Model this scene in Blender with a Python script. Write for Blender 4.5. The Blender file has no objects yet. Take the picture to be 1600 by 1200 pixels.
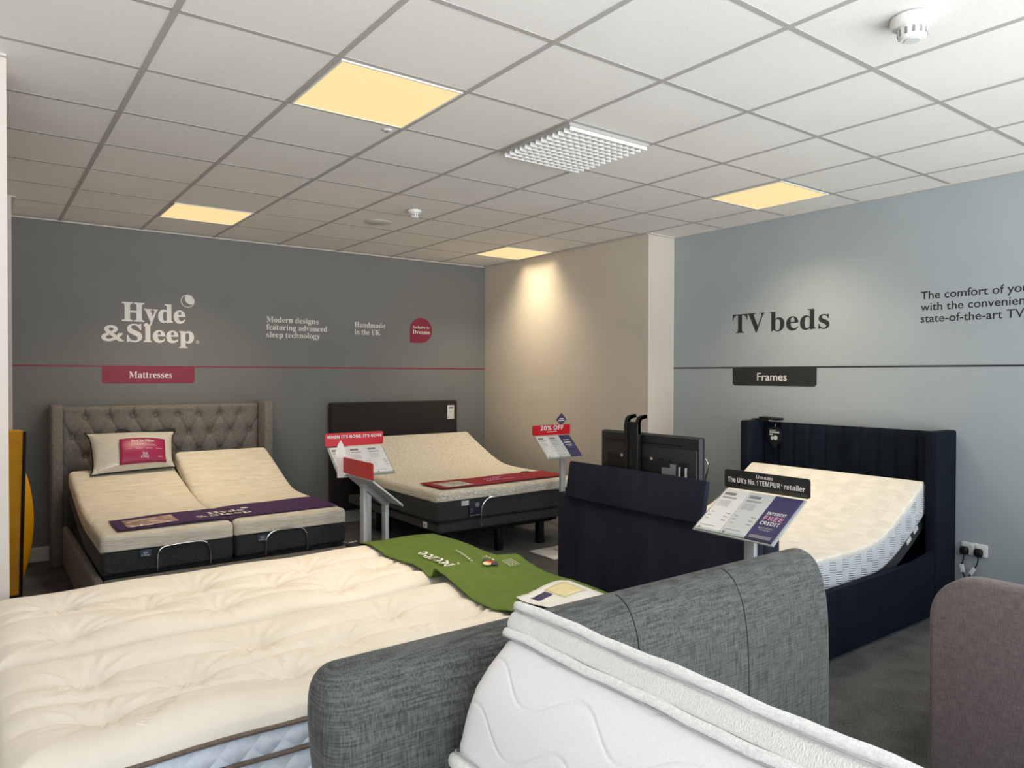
import bpy, bmesh, math, random
from mathutils import Vector, Matrix
random.seed(4)
PI = math.pi
sc = bpy.context.scene
COL = sc.collection
sin, cos, exp, sqrt = math.sin, math.cos, math.exp, math.sqrt
H = 2.78            # ceiling height
YB = 4.30           # back wall
XR = 4.58           # wall with the television beds
XC = 4.24           # boxed-out cream wall
YC = 1.735          # its front face

# ------------------------------------------------------------------ colour and materials
def lin(c):
    return tuple(((v/255)/12.92 if v/255 <= .04045 else ((v/255+.055)/1.055)**2.4) for v in c)

class NT:
    """small helper round a material's node tree"""
    def __init__(s, name):
        s.m = bpy.data.materials.new(name); s.m.use_nodes = True
        s.t = s.m.node_tree; s.p = s.t.nodes['Principled BSDF']; s._tc = None
    def n(s, kind, **kw):
        nd = s.t.nodes.new(kind)
        for k, v in kw.items(): setattr(nd, k, v)
        return nd
    def l(s, a, b): s.t.links.new(a, b)
    def oc(s):
        if not s._tc: s._tc = s.n('ShaderNodeTexCoord')
        return s._tc.outputs['Object']
    def mp(s, scale, rot=(0, 0, 0)):
        m = s.n('ShaderNodeMapping'); s.l(s.oc(), m.inputs[0])
        m.inputs['Scale'].default_value = scale; m.inputs['Rotation'].default_value = rot
        return m.outputs[0]
    def noise(s, vec, scale, detail=3, rough=.5, out='Fac'):
        t = s.n('ShaderNodeTexNoise'); s.l(vec, t.inputs['Vector'])
        t.inputs['Scale'].default_value = scale; t.inputs['Detail'].default_value = detail
        t.inputs['Roughness'].default_value = rough
        return t.outputs[out]
    def ma(s, op, a, b=None, c=None):
        m = s.n('ShaderNodeMath', operation=op)
        for i, v in enumerate((a, b, c)):
            if v is None: continue
            if isinstance(v, (int, float)): m.inputs[i].default_value = v
            else: s.l(v, m.inputs[i])
        return m.outputs[0]
    def ramp(s, fac, stops):
        r = s.n('ShaderNodeValToRGB'); s.l(fac, r.inputs[0])
        e = r.color_ramp.elements
        while len(e) < len(stops): e.new(.5)
        for el, (p, c) in zip(e, stops): el.position = p; el.color = (*lin(c), 1)
        return r.outputs[0]
    def col(s, sock): s.l(sock, s.p.inputs['Base Color'])
    def bump(s, h, strength=.3, dist=.01):
        b = s.n('ShaderNodeBump'); b.inputs['Strength'].default_value = strength
        b.inputs['Distance'].default_value = dist; s.l(h, b.inputs['Height'])
        s.l(b.outputs[0], s.p.inputs['Normal'])
    def xyz(s):
        x = s.n('ShaderNodeSeparateXYZ'); s.l(s.oc(), x.inputs[0]); return x.outputs
    def set(s, c=None, r=None, metal=None, sheen=None, spec=None):
        if c: s.p.inputs['Base Color'].default_value = (*lin(c), 1)
        if r is not None: s.p.inputs['Roughness'].default_value = r
        if metal is not None: s.p.inputs['Metallic'].default_value = metal
        if sheen is not None:
            s.p.inputs['Sheen Weight'].default_value = sheen; s.p.inputs['Sheen Roughness'].default_value = .4
        if spec is not None: s.p.inputs['Specular IOR Level'].default_value = spec
        return s

def plain(name, c, r=.6, metal=0, var=6, scale=30, spec=None, bump=0):
    t = NT(name).set(c, r, metal, spec=spec)
    f = t.noise(t.oc(), scale, 4)
    t.col(t.ramp(f, [(.3, tuple(max(0, v-var) for v in c)), (.7, tuple(min(255, v+var) for v in c))]))
    if bump: t.bump(f, bump, .002)
    return t.m

def weave(name, c1, c2, scale=220, stretch=9, bump=.35, rough=.9, sheen=.1, axes=0):
    """woven cloth: threads running two ways"""
    t = NT(name).set(None, rough, sheen=sheen, spec=.2)
    a = t.noise(t.mp((1, 1, 1.0/stretch)), scale, 2)
    b = t.noise(t.mp((1.0/stretch, 1.0/stretch, 1)), scale, 2)
    c = t.noise(t.oc(), scale*.12, 3)
    h = t.ma('MULTIPLY_ADD', a, .5, t.ma('MULTIPLY', b, .5))
    k = t.ma('MULTIPLY_ADD', c, .12, t.ma('MULTIPLY', h, .9))
    t.col(t.ramp(k, [(.40, c1), (.62, c2)])); t.bump(h, bump, .003)
    return t.m

def velvet(name, c1, c2, sheen=.5, scale=6, tint=None):
    t = NT(name).set(None, .85, sheen=sheen, spec=.15)
    if tint: t.p.inputs['Sheen Tint'].default_value = (*lin(tint), 1)
    a = t.noise(t.mp((1, 1, .35)), scale, 5, .6); b = t.noise(t.oc(), 400, 1)
    t.col(t.ramp(t.ma('MULTIPLY_ADD', b, .3, t.ma('MULTIPLY', a, .75)), [(.35, c1), (.68, c2)])); t.bump(b, .1, .002)
    return t.m

def grooves(t, u, v, lam, amp, space, width):
    """height that dips along sine lines: returns 0..1 (1 = flat)"""
    ph = t.ma('MULTIPLY', u, 2*PI/lam)
    w = t.ma('MULTIPLY', t.ma('SINE', ph), amp)
    q = t.ma('DIVIDE', t.ma('SUBTRACT', v, w), space)
    d = t.ma('ABSOLUTE', t.ma('SUBTRACT', t.ma('FRACT', q), .5))
    return t.ma('SMOOTH_MIN', t.ma('DIVIDE', d, width), 1.0, .6)

M = {}
M['wall_grey'] = plain('paint_warm_grey', (122, 123, 122), .75, var=2, scale=3)
M['wall_blue'] = plain('paint_pale_blue_grey', (163, 172, 177), .7, var=2, scale=3)
M['wall_cream'] = plain('paint_cream', (212, 204, 192), .7, var=2, scale=3)
M['wall_white'] = plain('paint_off_white', (214, 206, 199), .7, var=2, scale=3)
M['skirting'] = plain('gloss_white_paint', (215, 212, 206), .4, var=2)
M['bar'] = plain('grid_bar_paint', (176, 174, 171), .6, var=2)
M['trim_paint'] = plain('wall_angle_paint', (205, 203, 199), .6, var=2)
M['speaker_grey'] = plain('speaker_mesh_paint', (205, 204, 201), .7, var=2)
M['seam_thread'] = plain('dark_seam_thread', (44, 46, 46), .9, var=2)
M['stitch_grey'] = plain('pale_grey_stitching', (176, 175, 178), .9, var=3)
M['white_plastic'] = plain('white_plastic', (232, 232, 230), .4, var=2)
M['grey_plastic'] = plain('grey_plastic', (176, 176, 174), .5, var=3)
M['dark_plastic'] = plain('black_plastic', (24, 24, 26), .45, var=3, spec=.35)
M['tv_plastic'] = plain('charcoal_plastic', (42, 42, 46), .45, var=3, spec=.4, scale=200)
M['slot'] = plain('slot_black', (8, 8, 9), .7, var=1)
M['chrome'] = plain('chrome', (225, 225, 228), .18, 1, var=3)
M['alu'] = plain('grey_powder_coat', (178, 182, 182), .45, .15, var=3)
M['sign_white'] = plain('white_card', (232, 231, 230), .55, var=2)
M['sign_grey'] = plain('pale_grey_card', (208, 211, 212), .55, var=2)
M['sign_navy'] = plain('navy_card', (62, 58, 100), .5, var=3)
M['sign_black'] = plain('black_card', (22, 24, 30), .3, var=2)
M['red'] = plain('red_card', (206, 12, 34), .4, var=2)
M['print_grey'] = plain('grey_print', (132, 132, 138), .6, var=4)
M['print_dark'] = plain('dark_print', (62, 62, 68), .6, var=4)
M['ink_white'] = plain('white_vinyl', (232, 229, 226), .5, var=1)
M['ink_pale'] = plain('pale_pink_print', (214, 150, 176), .5, var=1)
M['ink_pink'] = plain('pink_print', (226, 158, 190), .5, var=1)
M['ink_dark'] = plain('charcoal_vinyl', (42, 44, 46), .5, var=1)
M['crimson'] = plain('crimson_vinyl', (136, 22, 54), .5, var=1)
M['pink_card'] = plain('raspberry_card', (164, 36, 88), .35, var=2)
M['gold'] = plain('pale_gold_print', (226, 214, 168), .6, var=6)
M['black_fabric'] = weave('black_cloth', (16, 16, 18), (34, 34, 36), 260, 4)
M['mat_dark'] = weave('charcoal_mattress_cloth', (44, 46, 47), (68, 70, 72), 300, 4, .2)
M['base_dark'] = weave('charcoal_base_cloth', (48, 49, 50), (72, 72, 74), 300, 4, .2)
M['hb_brown'] = weave('taupe_grey_linen', (110, 106, 101), (138, 133, 127), 260, 6, .2)
M['hb_black'] = weave('charcoal_headboard_cloth', (38, 35, 36), (58, 54, 54), 300, 5, .2)
M['grey_linen'] = weave('woven_grey_cloth', (66, 68, 67), (106, 108, 106), 280, 18, .35)
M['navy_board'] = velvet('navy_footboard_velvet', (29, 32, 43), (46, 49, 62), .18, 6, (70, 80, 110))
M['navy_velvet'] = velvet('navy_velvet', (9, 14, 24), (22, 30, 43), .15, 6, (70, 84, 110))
M['mauve'] = weave('mauve_brown_chenille', (108, 96, 97), (132, 119, 119), 260, 9, .25, sheen=.2)
M['purple'] = plain('purple_cloth', (66, 30, 86), .8, var=4, scale=60)
M['red_cloth'] = plain('crimson_cloth', (150, 14, 34), .8, var=4, scale=60)
M['green_cloth'] = plain('grass_green_cloth', (88, 112, 34), .7, var=4, scale=20)
M['piping_brown'] = plain('taupe_piping', (110, 96, 86), .8, var=10, scale=120)
M['piping_white'] = weave('white_binding_tape', (222, 221, 220), (244, 243, 242), 500, 5, .4)
M['black_binding'] = plain('black_binding', (12, 12, 14), .5, var=3)
M['yellow'] = plain('yellow_coated_cloth', (240, 170, 6), .55, var=9, scale=7, bump=.3)
M['picture'] = None

def m_ceiling():
    t = NT('mineral_ceiling_tile').set(None, .95, spec=.1)
    f = t.noise(t.oc(), 260, 4, .7); g = t.noise(t.oc(), 1.3, 2)
    t.col(t.ramp(t.ma('MULTIPLY_ADD', g, .25, t.ma('MULTIPLY', f, .75)), [(.32, (224, 223, 220)), (.62, (242, 241, 239))]))
    t.bump(f, .25, .002); return t.m
M['tile'] = m_ceiling()

def m_carpet():
    t = NT('charcoal_carpet').set(None, 1, sheen=.15, spec=.1)
    f = t.noise(t.oc(), 130, 3, .8); g = t.noise(t.oc(), 5, 3)
    t.col(t.ramp(t.ma('MULTIPLY_ADD', g, .3, t.ma('MULTIPLY', f, .7)), [(.38, (46, 45, 45)), (.62, (112, 111, 110))]))
    t.bump(f, .8, .006); return t.m
M['carpet'] = m_carpet()

def m_cream():
    t = NT('cream_cotton_ticking').set(None, .85, sheen=.1, spec=.2)
    a = t.noise(t.oc(), 3.2, 5, .6); b = t.noise(t.oc(), 500, 1)
    w = t.noise(t.mp((2.2, 1, 1)), 7, 4, .5)
    t.col(t.ramp(a, [(.3, (228, 219, 206)), (.7, (238, 230, 219))]))
    t.bump(t.ma('MULTIPLY_ADD', w, 1.0, t.ma('MULTIPLY', b, .05)), .16, .02); return t.m
M['cream'] = m_cream()

def m_border():
    t = NT('pale_blue_quilted_border').set(None, .8, spec=.2)
    x, y, z = t.xyz()
    u = t.ma('ADD', x, z); v = t.ma('SUBTRACT', x, z)
    def g(q):
        d = t.ma('ABSOLUTE', t.ma('SUBTRACT', t.ma('FRACT', t.ma('DIVIDE', q, .082)), .5))
        return t.ma('SMOOTH_MIN', t.ma('MULTIPLY', d, 3.5), 1, .8)
    t.bump(t.ma('MULTIPLY', g(u), g(v)), .55, .012)
    f = t.noise(t.oc(), 60, 3); t.col(t.ramp(f, [(.3, (214, 224, 238)), (.7, (228, 235, 245))])); return t.m
M['border'] = m_border()

def m_knit_wavy(name='ivory_rippled_knit'):
    t = NT(name).set(None, .85, sheen=.1, spec=.2)
    n = t.noise(t.mp((2.2, 9, 9)), 3.0, 3, .55)
    b = t.noise(t.oc(), 420, 1)
    t.col(t.ramp(n, [(.3, (222, 212, 195)), (.6, (236, 228, 213))]))
    t.bump(t.ma('MULTIPLY_ADD', n, 1, t.ma('MULTIPLY', b, .03)), .55, .03); return t.m
M['knit_wavy'] = m_knit_wavy()

def m_knit_maze():
    t = NT('ivory_maze_knit').set(None, .85, sheen=.1, spec=.2)
    v = t.n('ShaderNodeTexVoronoi', feature='DISTANCE_TO_EDGE', distance='CHEBYCHEV') if False else t.n('ShaderNodeTexVoronoi', feature='DISTANCE_TO_EDGE')
    t.l(t.mp((1, 1.6, 1.6)), v.inputs['Vector']); v.inputs['Scale'].default_value = 22
    f = t.ma('SMOOTH_MIN', t.ma('MULTIPLY', v.outputs['Distance'], 9), 1, .5)
    t.col(t.ramp(f, [(0, (216, 209, 195)), (.8, (233, 226, 212))])); t.bump(f, .6, .01); return t.m
M['knit_maze'] = m_knit_maze()

def m_knit_dot():
    t = NT('ivory_chevron_knit').set(None, .8, sheen=.1, spec=.2)
    x, y, z = t.xyz()
    c = t.n('ShaderNodeTexChecker'); t.l(t.mp((1, 1, 1)), c.inputs[0]); c.inputs['Scale'].default_value = 11
    s1 = t.ma('SINE', t.ma('MULTIPLY', t.ma('ADD', t.ma('PINGPONG', t.ma('ADD', x, z), .02), y), 2*PI/.016))
    h = t.ma('MULTIPLY', s1, c.outputs['Fac'])
    n = t.noise(t.mp((7, 2, 5)), 3, 3)
    t.col(t.ramp(n, [(.3, (236, 230, 219)), (.7, (245, 240, 231))]))
    t.bump(t.ma('MULTIPLY_ADD', h, .12, t.ma('MULTIPLY', n, .8)), .5, .02); return t.m
M['knit_dot'] = m_knit_dot()

def m_knit_side():
    t = NT('pale_rib_panel_knit').set(None, .8, spec=.2)
    x, y, z = t.xyz()
    c = t.n('ShaderNodeTexChecker'); t.l(t.mp((1, 1, .6)), c.inputs[0]); c.inputs['Scale'].default_value = 15
    s1 = t.ma('SINE', t.ma('MULTIPLY', t.ma('ADD', z, t.ma('MULTIPLY', x, .12)), 2*PI/.013))
    t.col(t.ramp(c.outputs['Fac'], [(0, (214, 217, 222)), (1, (232, 234, 236))]))
    t.bump(t.ma('MULTIPLY', s1, c.outputs['Fac']), .8, .005); return t.m
M['knit_side'] = m_knit_side()

def m_quilt(name='white_wave_quilted_cloth'):
    t = NT(name).set(None, .75, spec=.25)
    x, y, z = t.xyz()
    g = grooves(t, y, z, .235, .027, .090, .06)
    b = t.noise(t.oc(), 350, 2)
    t.col(t.ramp(b, [(.3, (232, 231, 233)), (.7, (240, 239, 241))]))
    t.bump(t.ma('MULTIPLY_ADD', g, 1, t.ma('MULTIPLY', b, .03)), .26, .008); return t.m
M['quilt'] = m_quilt()

def m_mesh():
    t = NT('white_spacer_mesh').set(None, .8, spec=.2)
    v = t.n('ShaderNodeTexVoronoi'); t.l(t.mp((1, 1.6, 1)), v.inputs['Vector']); v.inputs['Scale'].default_value = 260
    t.col(t.ramp(v.outputs['Distance'], [(.1, (222, 220, 217)), (.6, (232, 231, 229))])); t.bump(v.outputs['Distance'], .4, .003); return t.m
M['mesh'] = m_mesh()

def m_emit(name, c, s):
    t = NT(name); t.set((104, 100, 88), .6)
    f = t.noise(t.oc(), 2, 1)
    t.p.inputs['Emission Color'].default_value = c; t.p.inputs['Emission Strength'].default_value = s
    return t.m
M['diffuser'] = m_emit('lit_diffuser', (1.0, .735, .35, 1), .97)

def m_clear(name, c=(255, 255, 255), tr=.85, rough=.08):
    t = NT(name); o = t.t.nodes['Material Output']
    tp = t.n('ShaderNodeBsdfTransparent'); gl = t.n('ShaderNodeBsdfGlossy'); mx = t.n('ShaderNodeMixShader')
    gl.inputs['Roughness'].default_value = rough
    n = t.noise(t.mp((1, 1, 1)), 30, 3)
    bp = t.n('ShaderNodeBump'); bp.inputs['Strength'].default_value = .25 if rough > .1 else 0; t.l(n, bp.inputs['Height']); t.l(bp.outputs[0], gl.inputs['Normal'])
    tp.inputs[0].default_value = (*lin(c), 1); mx.inputs[0].default_value = 1-tr
    t.l(tp.outputs[0], mx.inputs[1]); t.l(gl.outputs[0], mx.inputs[2]); t.l(mx.outputs[0], o.inputs[0])
    return t.m
M['glass'] = m_clear('window_glass', (250, 252, 252), .93, .02)
M['acrylic'] = m_clear('clear_acrylic', (238, 242, 240), .97, .09)
M['vinyl'] = m_clear('clear_vinyl_bag', (250, 250, 248), .86, .16)

def m_pic(name, stops, scale=18):
    t = NT(name).set(None, .35)
    f = t.noise(t.oc(), scale, 3); t.col(t.ramp(f, stops)); return t.m
M['picture'] = m_pic('photo_print', [(.35, (228, 216, 210)), (.5, (190, 150, 130)), (.62, (120, 96, 96)), (.7, (236, 228, 222))])
M['picture_grey'] = m_pic('grey_photo_print', [(.35, (220, 216, 208)), (.55, (150, 146, 140)), (.7, (226, 222, 214))], 30)

# ------------------------------------------------------------------ mesh builder
class MB:
    def __init__(s): s.v = []; s.f = []
    def add(s, v, f):
        o = len(s.v); s.v += [tuple(p) for p in v]; s.f += [tuple(i+o for i in q) for q in f]; return s
    def box(s, x0, x1, y0, y1, z0, z1):
        return s.add([(x0,y0,z0),(x1,y0,z0),(x1,y1,z0),(x0,y1,z0),(x0,y0,z1),(x1,y0,z1),(x1,y1,z1),(x0,y1,z1)],
                     [(0,3,2,1),(4,5,6,7),(0,1,5,4),(1,2,6,5),(2,3,7,6),(3,0,4,7)])
    def bm(s, b, mat=None):
        b.verts.index_update()
        return s.add([(mat @ v.co if mat else v.co)[:] for v in b.verts], [[v.index for v in f.verts] for f in b.faces])
    def rbox(s, x0, x1, y0, y1, z0, z1, r=.01, seg=3, mat=None):
        b = bmesh.new(); bmesh.ops.create_cube(b, size=1)
        for v in b.verts: v.co = ((x0+x1)/2+v.co.x*(x1-x0), (y0+y1)/2+v.co.y*(y1-y0), (z0+z1)/2+v.co.z*(z1-z0))
        r = min(r, .49*min(x1-x0, y1-y0, z1-z0))
        bmesh.ops.bevel(b, geom=b.edges[:], offset=r, segments=seg, profile=.5, affect='EDGES')
        s.bm(b, mat); b.free(); return s
    def obox(s, c, size, rot, r=0):
        """a box about its own centre, turned by a matrix"""
        m = Matrix.Translation(c) @ rot.to_4x4(); h = [q/2 for q in size]
        if r: return s.rbox(-h[0], h[0], -h[1], h[1], -h[2], h[2], r, 2, m)
        t = MB().box(-h[0], h[0], -h[1], h[1], -h[2], h[2])
        return s.add([m @ Vector(p) for p in t.v], t.f)
    def tube(s, pts, r, n=8, closed=False, cap=True):
        P = [Vector(p) for p in pts]; N = len(P); V = []; F = []; up = None
        for i, p in enumerate(P):
            a = P[(i-1) % N] if (i or closed) else p; b = P[(i+1) % N] if (i < N-1 or closed) else p
            d = (b-a).normalized()
            if up is None: up = d.orthogonal().normalized()
            up = (up - d*up.dot(d)); up = up.normalized() if up.length > 1e-6 else d.orthogonal().normalized()
            q = d.cross(up); rr = r[i] if isinstance(r, (list, tuple)) else r
            V += [p + up*cos(2*PI*k/n)*rr + q*sin(2*PI*k/n)*rr for k in range(n)]
        for i in range(N if closed else N-1):
            j = (i+1) % N
            for k in range(n): F.append((i*n+k, i*n+(k+1) % n, j*n+(k+1) % n, j*n+k))
        if cap and not closed: F += [tuple(range(n-1, -1, -1)), tuple((N-1)*n+k for k in range(n))]
        return s.add(V, F)
    def lathe(s, prof, c=(0, 0, 0), n=32, rot=None):
        V = []; F = []; K = len(prof)
        for i in range(n):
            a = 2*PI*i/n
            for r, z in prof: V.append(Vector((r*cos(a), r*sin(a), z)))
        for i in range(n):
            j = (i+1) % n
            for k in range(K-1): F.append((i*K+k, j*K+k, j*K+k+1, i*K+k+1))
        F.append(tuple(i*K+K-1 for i in range(n))); F.append(tuple(i*K for i in range(n-1, -1, -1)))
        m = rot or Matrix.Identity(3)
        return s.add([m @ v + Vector(c) for v in V], F)
    def plate(s, poly, o, ax, ay, t):
        """flat plate: 2-D outline on axes ax, ay from o, thickness t towards ax x ay"""
        o, ax, ay = Vector(o), Vector(ax), Vector(ay); nz = ax.cross(ay).normalized(); n = len(poly)
        V = [o+ax*x+ay*y for x, y in poly] + [o+ax*x+ay*y+nz*t for x, y in poly]
        return s.add(V, [tuple(range(n-1, -1, -1)), tuple(range(n, 2*n))] + [(i, (i+1) % n, n+(i+1) % n, n+i) for i in range(n)])
    def grid(s, nu, nv, fn):
        V = [fn(i/nu, j/nv) for i in range(nu+1) for j in range(nv+1)]
        return s.add(V, [(i*(nv+1)+j, (i+1)*(nv+1)+j, (i+1)*(nv+1)+j+1, i*(nv+1)+j+1) for i in range(nu) for j in range(nv)])
    def build(s, name, mat, parent=None, smooth=True, local=False, ang=40, thick=0):
        off = Vector((0, 0, 0))
        if parent is not None and not local:
            r = parent
            while r.parent: r = r.parent
            off = Vector(r.location)
        me = bpy.data.meshes.new(name)
        me.from_pydata([tuple(Vector(p)-off) for p in s.v], [], s.f); me.update()
        if smooth:
            me.polygons.foreach_set('use_smooth', [True]*len(me.polygons))
            me.set_sharp_from_angle(angle=math.radians(ang))
        me.materials.append(M[mat] if isinstance(mat, str) else mat)
        o = bpy.data.objects.new(name, me); COL.objects.link(o)
        b = bmesh.new(); b.from_mesh(me); bmesh.ops.recalc_face_normals(b, faces=b.faces); b.to_mesh(me); b.free()
        if thick:
            q = o.modifiers.new('thickness', 'SOLIDIFY'); q.thickness = thick; q.offset = 1
        if parent is not None: o.parent = parent
        return o

def rrect(x0, x1, y0, y1, r, n=5, corners=(1, 1, 1, 1)):
    P = []
    for k, (cx, cy, a0) in enumerate(((x1-r, y1-r, 0), (x0+r, y1-r, PI/2), (x0+r, y0+r, PI), (x1-r, y0+r, 1.5*PI))):
        if corners[k]: P += [(cx+r*cos(a0+PI/2*i/n), cy+r*sin(a0+PI/2*i/n)) for i in range(n+1)]
        else: P.append(((x1, y1), (x0, y1), (x0, y0), (x1, y0))[k])
    return P

def thing(name, label, cat, loc=(0, 0, 0), rz=0, group=None):
    o = bpy.data.objects.new(name, None); COL.objects.link(o)
    o.location = loc; o.rotation_euler = (0, 0, rz); o.empty_display_size = .1
    return tag(o, label, cat, group)
def tag(o, label, cat, group=None):
    o['label'] = label; o['category'] = cat
    if group: o['group'] = group
    return o
def struct(name, mb, mat, smooth=False):
    o = mb.build(name, mat, None, smooth); o['kind'] = 'structure'; return o

# lettering --------------------------------------------------------
def serif(s):
    o = ''
    for c in s:
        if 'A' <= c <= 'Z': o += chr(0x1D400+ord(c)-65)
        elif 'a' <= c <= 'z': o += chr(0x1D41A+ord(c)-97)
        elif '0' <= c <= '9': o += chr(0x1D7CE+ord(c)-48)
        else: o += c
    return o
def bold(s):
    o = ''
    for c in s:
        if 'A' <= c <= 'Z': o += chr(0x1D5D4+ord(c)-65)
        elif 'a' <= c <= 'z': o += chr(0x1D5EE+ord(c)-97)
        elif '0' <= c <= '9': o += chr(0x1D7EC+ord(c)-48)
        else: o += c
    return o
_dg = None
def text_raw(body, offset=0):
    c = bpy.data.curves.new('tmp', 'FONT'); c.body = body; c.size = 1; c.offset = offset; c.resolution_u = 4; c.extrude = .0; c.fill_mode = 'FRONT'
    o = bpy.data.objects.new('tmp', c); COL.objects.link(o)
    bpy.context.view_layer.update()
    dg = bpy.context.evaluated_depsgraph_get(); me = bpy.data.meshes.new_from_object(o.evaluated_get(dg))
    V = [tuple(v.co) for v in me.vertices]; F = [tuple(p.vertices) for p in me.polygons]
    bpy.data.objects.remove(o); bpy.data.curves.remove(c); bpy.data.meshes.remove(me)
    return V, F
_cap = {}
def text(mb, body, o, right, up, width=None, cap=None, offset=0, align='l', xs=None, lift=0):
    """adds lettering: left end of the baseline at o, capitals cap high, stretched to width"""
    V, F = text_raw(body, offset)
    if not V: return 0
    k = 'S' if any(ord(c) > 0x1D3FF and ord(c) < 0x1D5D4 for c in body) else 'N'
    if k not in _cap: _cap[k] = max(v[1] for v in text_raw(serif('H') if k == 'S' else 'H')[0])
    x0 = min(v[0] for v in V); x1 = max(v[0] for v in V)
    sy = cap/_cap[k]; sx = xs if xs else (width/(x1-x0) if width else sy)
    sh = {'l': 0, 'c': -.5, 'r': -1}[align]*(x1-x0)*sx
    o, right, up = Vector(o), Vector(right), Vector(up); nz = right.cross(up).normalized()
    mb.add([o + right*((v[0]-x0)*sx+sh) + up*(v[1]*sy) + nz*lift for v in V], F)
    return sx

# slab: mattress-like body swept along a path ------------------------
def smooth_path(P, it=3):
    for _ in range(it):
        Q = [P[0]]
        for a, b in zip(P, P[1:]):
            Q += [(a[0]*.75+b[0]*.25, a[1]*.75+b[1]*.25), (a[0]*.25+b[0]*.75, a[1]*.25+b[1]*.75)]
        Q.append(P[-1]); P = Q
    return P
def slab(mb, path, w0, w1, t0, t1, r, to3, rt=None, rb=None, ends=(1, 1), bulge=0):
    """path: (s,z) points of the TOP line; body lies t0..t1 below it; w0..w1 across; to3(s,w,z) -> world"""
    P = [Vector(p) for p in path]
    L = [0]
    for a, b in zip(P, P[1:]): L.append(L[-1]+(b-a).length)
    tot = L[-1]
    def at(d):
        d = min(max(d, 0), tot); i = 0
        while i < len(L)-2 and L[i+1] < d: i += 1
        f = (d-L[i])/max(1e-9, L[i+1]-L[i]); p = P[i].lerp(P[i+1], f)
        a = P[max(0, i-1)]; b = P[min(len(P)-1, i+2)]; t = (b-a).normalized()
        n = Vector((-t.y, t.x));
        if n.y < 0: n = -n
        return p, n
    st = []
    for k in range(7):
        a = PI/2*k/6
        st.append((r*(1-sin(a)) if ends[0] else 0, r*(1-cos(a)) if False else 0))
    D = []
    K = 6
    for k in range(K): D.append((r*(1-cos(PI/2*k/K)), r*(1-sin(PI/2*k/K)) if ends[0] else 0))
    m = max(6, int(tot/.04))
    for k in range(m+1): D.append((r+(tot-2*r)*k/m, 0))
    for k in range(K-1, -1, -1): D.append((tot-r*(1-cos(PI/2*k/K)), r*(1-sin(PI/2*k/K)) if ends[1] else 0))
    if not ends[0]: D = [d for d in D if d[0] >= r-1e-9]; D.insert(0, (0, 0))
    if not ends[1]: D = [d for d in D if d[0] <= tot-r+1e-9]; D.append((tot, 0))
    rt = r if rt is None else rt; rb = r if rb is None else rb; ring = None; V = []; nr = 0
    for d, ins in D:
        a0, a1, b0, b1 = w0+ins, w1-ins, t0+min(ins, rt), t1-min(ins, rb)
        R = []
        def arc(cx, cy, rr, s0):
            for i in range(6): R.append((cx+rr*cos(s0+PI/2*i/5), cy+rr*sin(s0+PI/2*i/5)))
        rt2 = max(.0015, min(rt, (b1-b0)*.49)); rb2 = max(.0015, min(rb, (b1-b0)*.49))
        arc(a1-rb2, b1-rb2, rb2, 0)
        nb = 18
        for i in range(1, nb): R.append((a1-rb2+(a0-a1+2*rb2)*i/nb, b1))
        arc(a0+rb2, b1-rb2, rb2, PI/2); 
        for i in range(1, 4): R.append((a0 - bulge*sin(PI*i/4), b1-rb2+(b0-b1+rb2+rt2)*i/4))
        arc(a0+rt2, b0+rt2, rt2, PI)
        for i in range(1, nb): R.append((a0+rt2+(a1-a0-2*rt2)*i/nb, b0))
        arc(a1-rt2, b0+rt2, rt2, 1.5*PI)
        for i in range(1, 4): R.append((a1 + bulge*sin(PI*i/4), b0+rt2+(b1-b0-rb2-rt2)*i/4))
        nr = len(R); p, n = at(d)
        for w, t in R:
            q = p - n*t; V.append(to3(q.x, w, q.y))
    F = []
    N = len(D)
    for i in range(N-1):
        for k in range(nr): F.append((i*nr+k, i*nr+(k+1) % nr, (i+1)*nr+(k+1) % nr, (i+1)*nr+k))
    F += [tuple(range(nr)), tuple((N-1)*nr+k for k in range(nr-1, -1, -1))]
    return mb.add(V, F)
alongY = lambda s, w, z: (w, s, z)
alongX = lambda s, w, z: (s, w, z)

# ================================================================== THE ROOM
struct('floor', MB().box(-3.2, XR+.2, -3.95, YB+.2, -.1, 0), 'carpet')
struct('ceiling', MB().box(-3.2, XR+.2, -3.95, YB+.2, H+.006, H+.1), 'tile')
struct('wall_back', MB().box(-3.2, XR+.2, YB, YB+.15, 0, H+.006), 'wall_grey')
struct('wall_right', MB().box(XR, XR+.15, -3.75, YC+.1, 0, H+.006), 'wall_blue')
struct('wall_right_return', MB().box(XC, XR+.2, YC, YB, 0, H+.006), 'wall_cream')
struct('wall_left_near', MB().box(-3.0, -.458, .79, 1.0, 0, H+.006), 'wall_white')
struct('wall_left_far', MB().box(-1.6, -.352, 3.5, YB, 0, H+.006), 'wall_white')
struct('wall_left_recess', MB().box(-1.6, -1.45, 1.0, 3.5, 0, H+.006), 'wall_white')
struct('wall_left', MB().box(-3.2, -3.0, -3.75, 1.0, 0, H+.006), 'wall_white')
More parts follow.
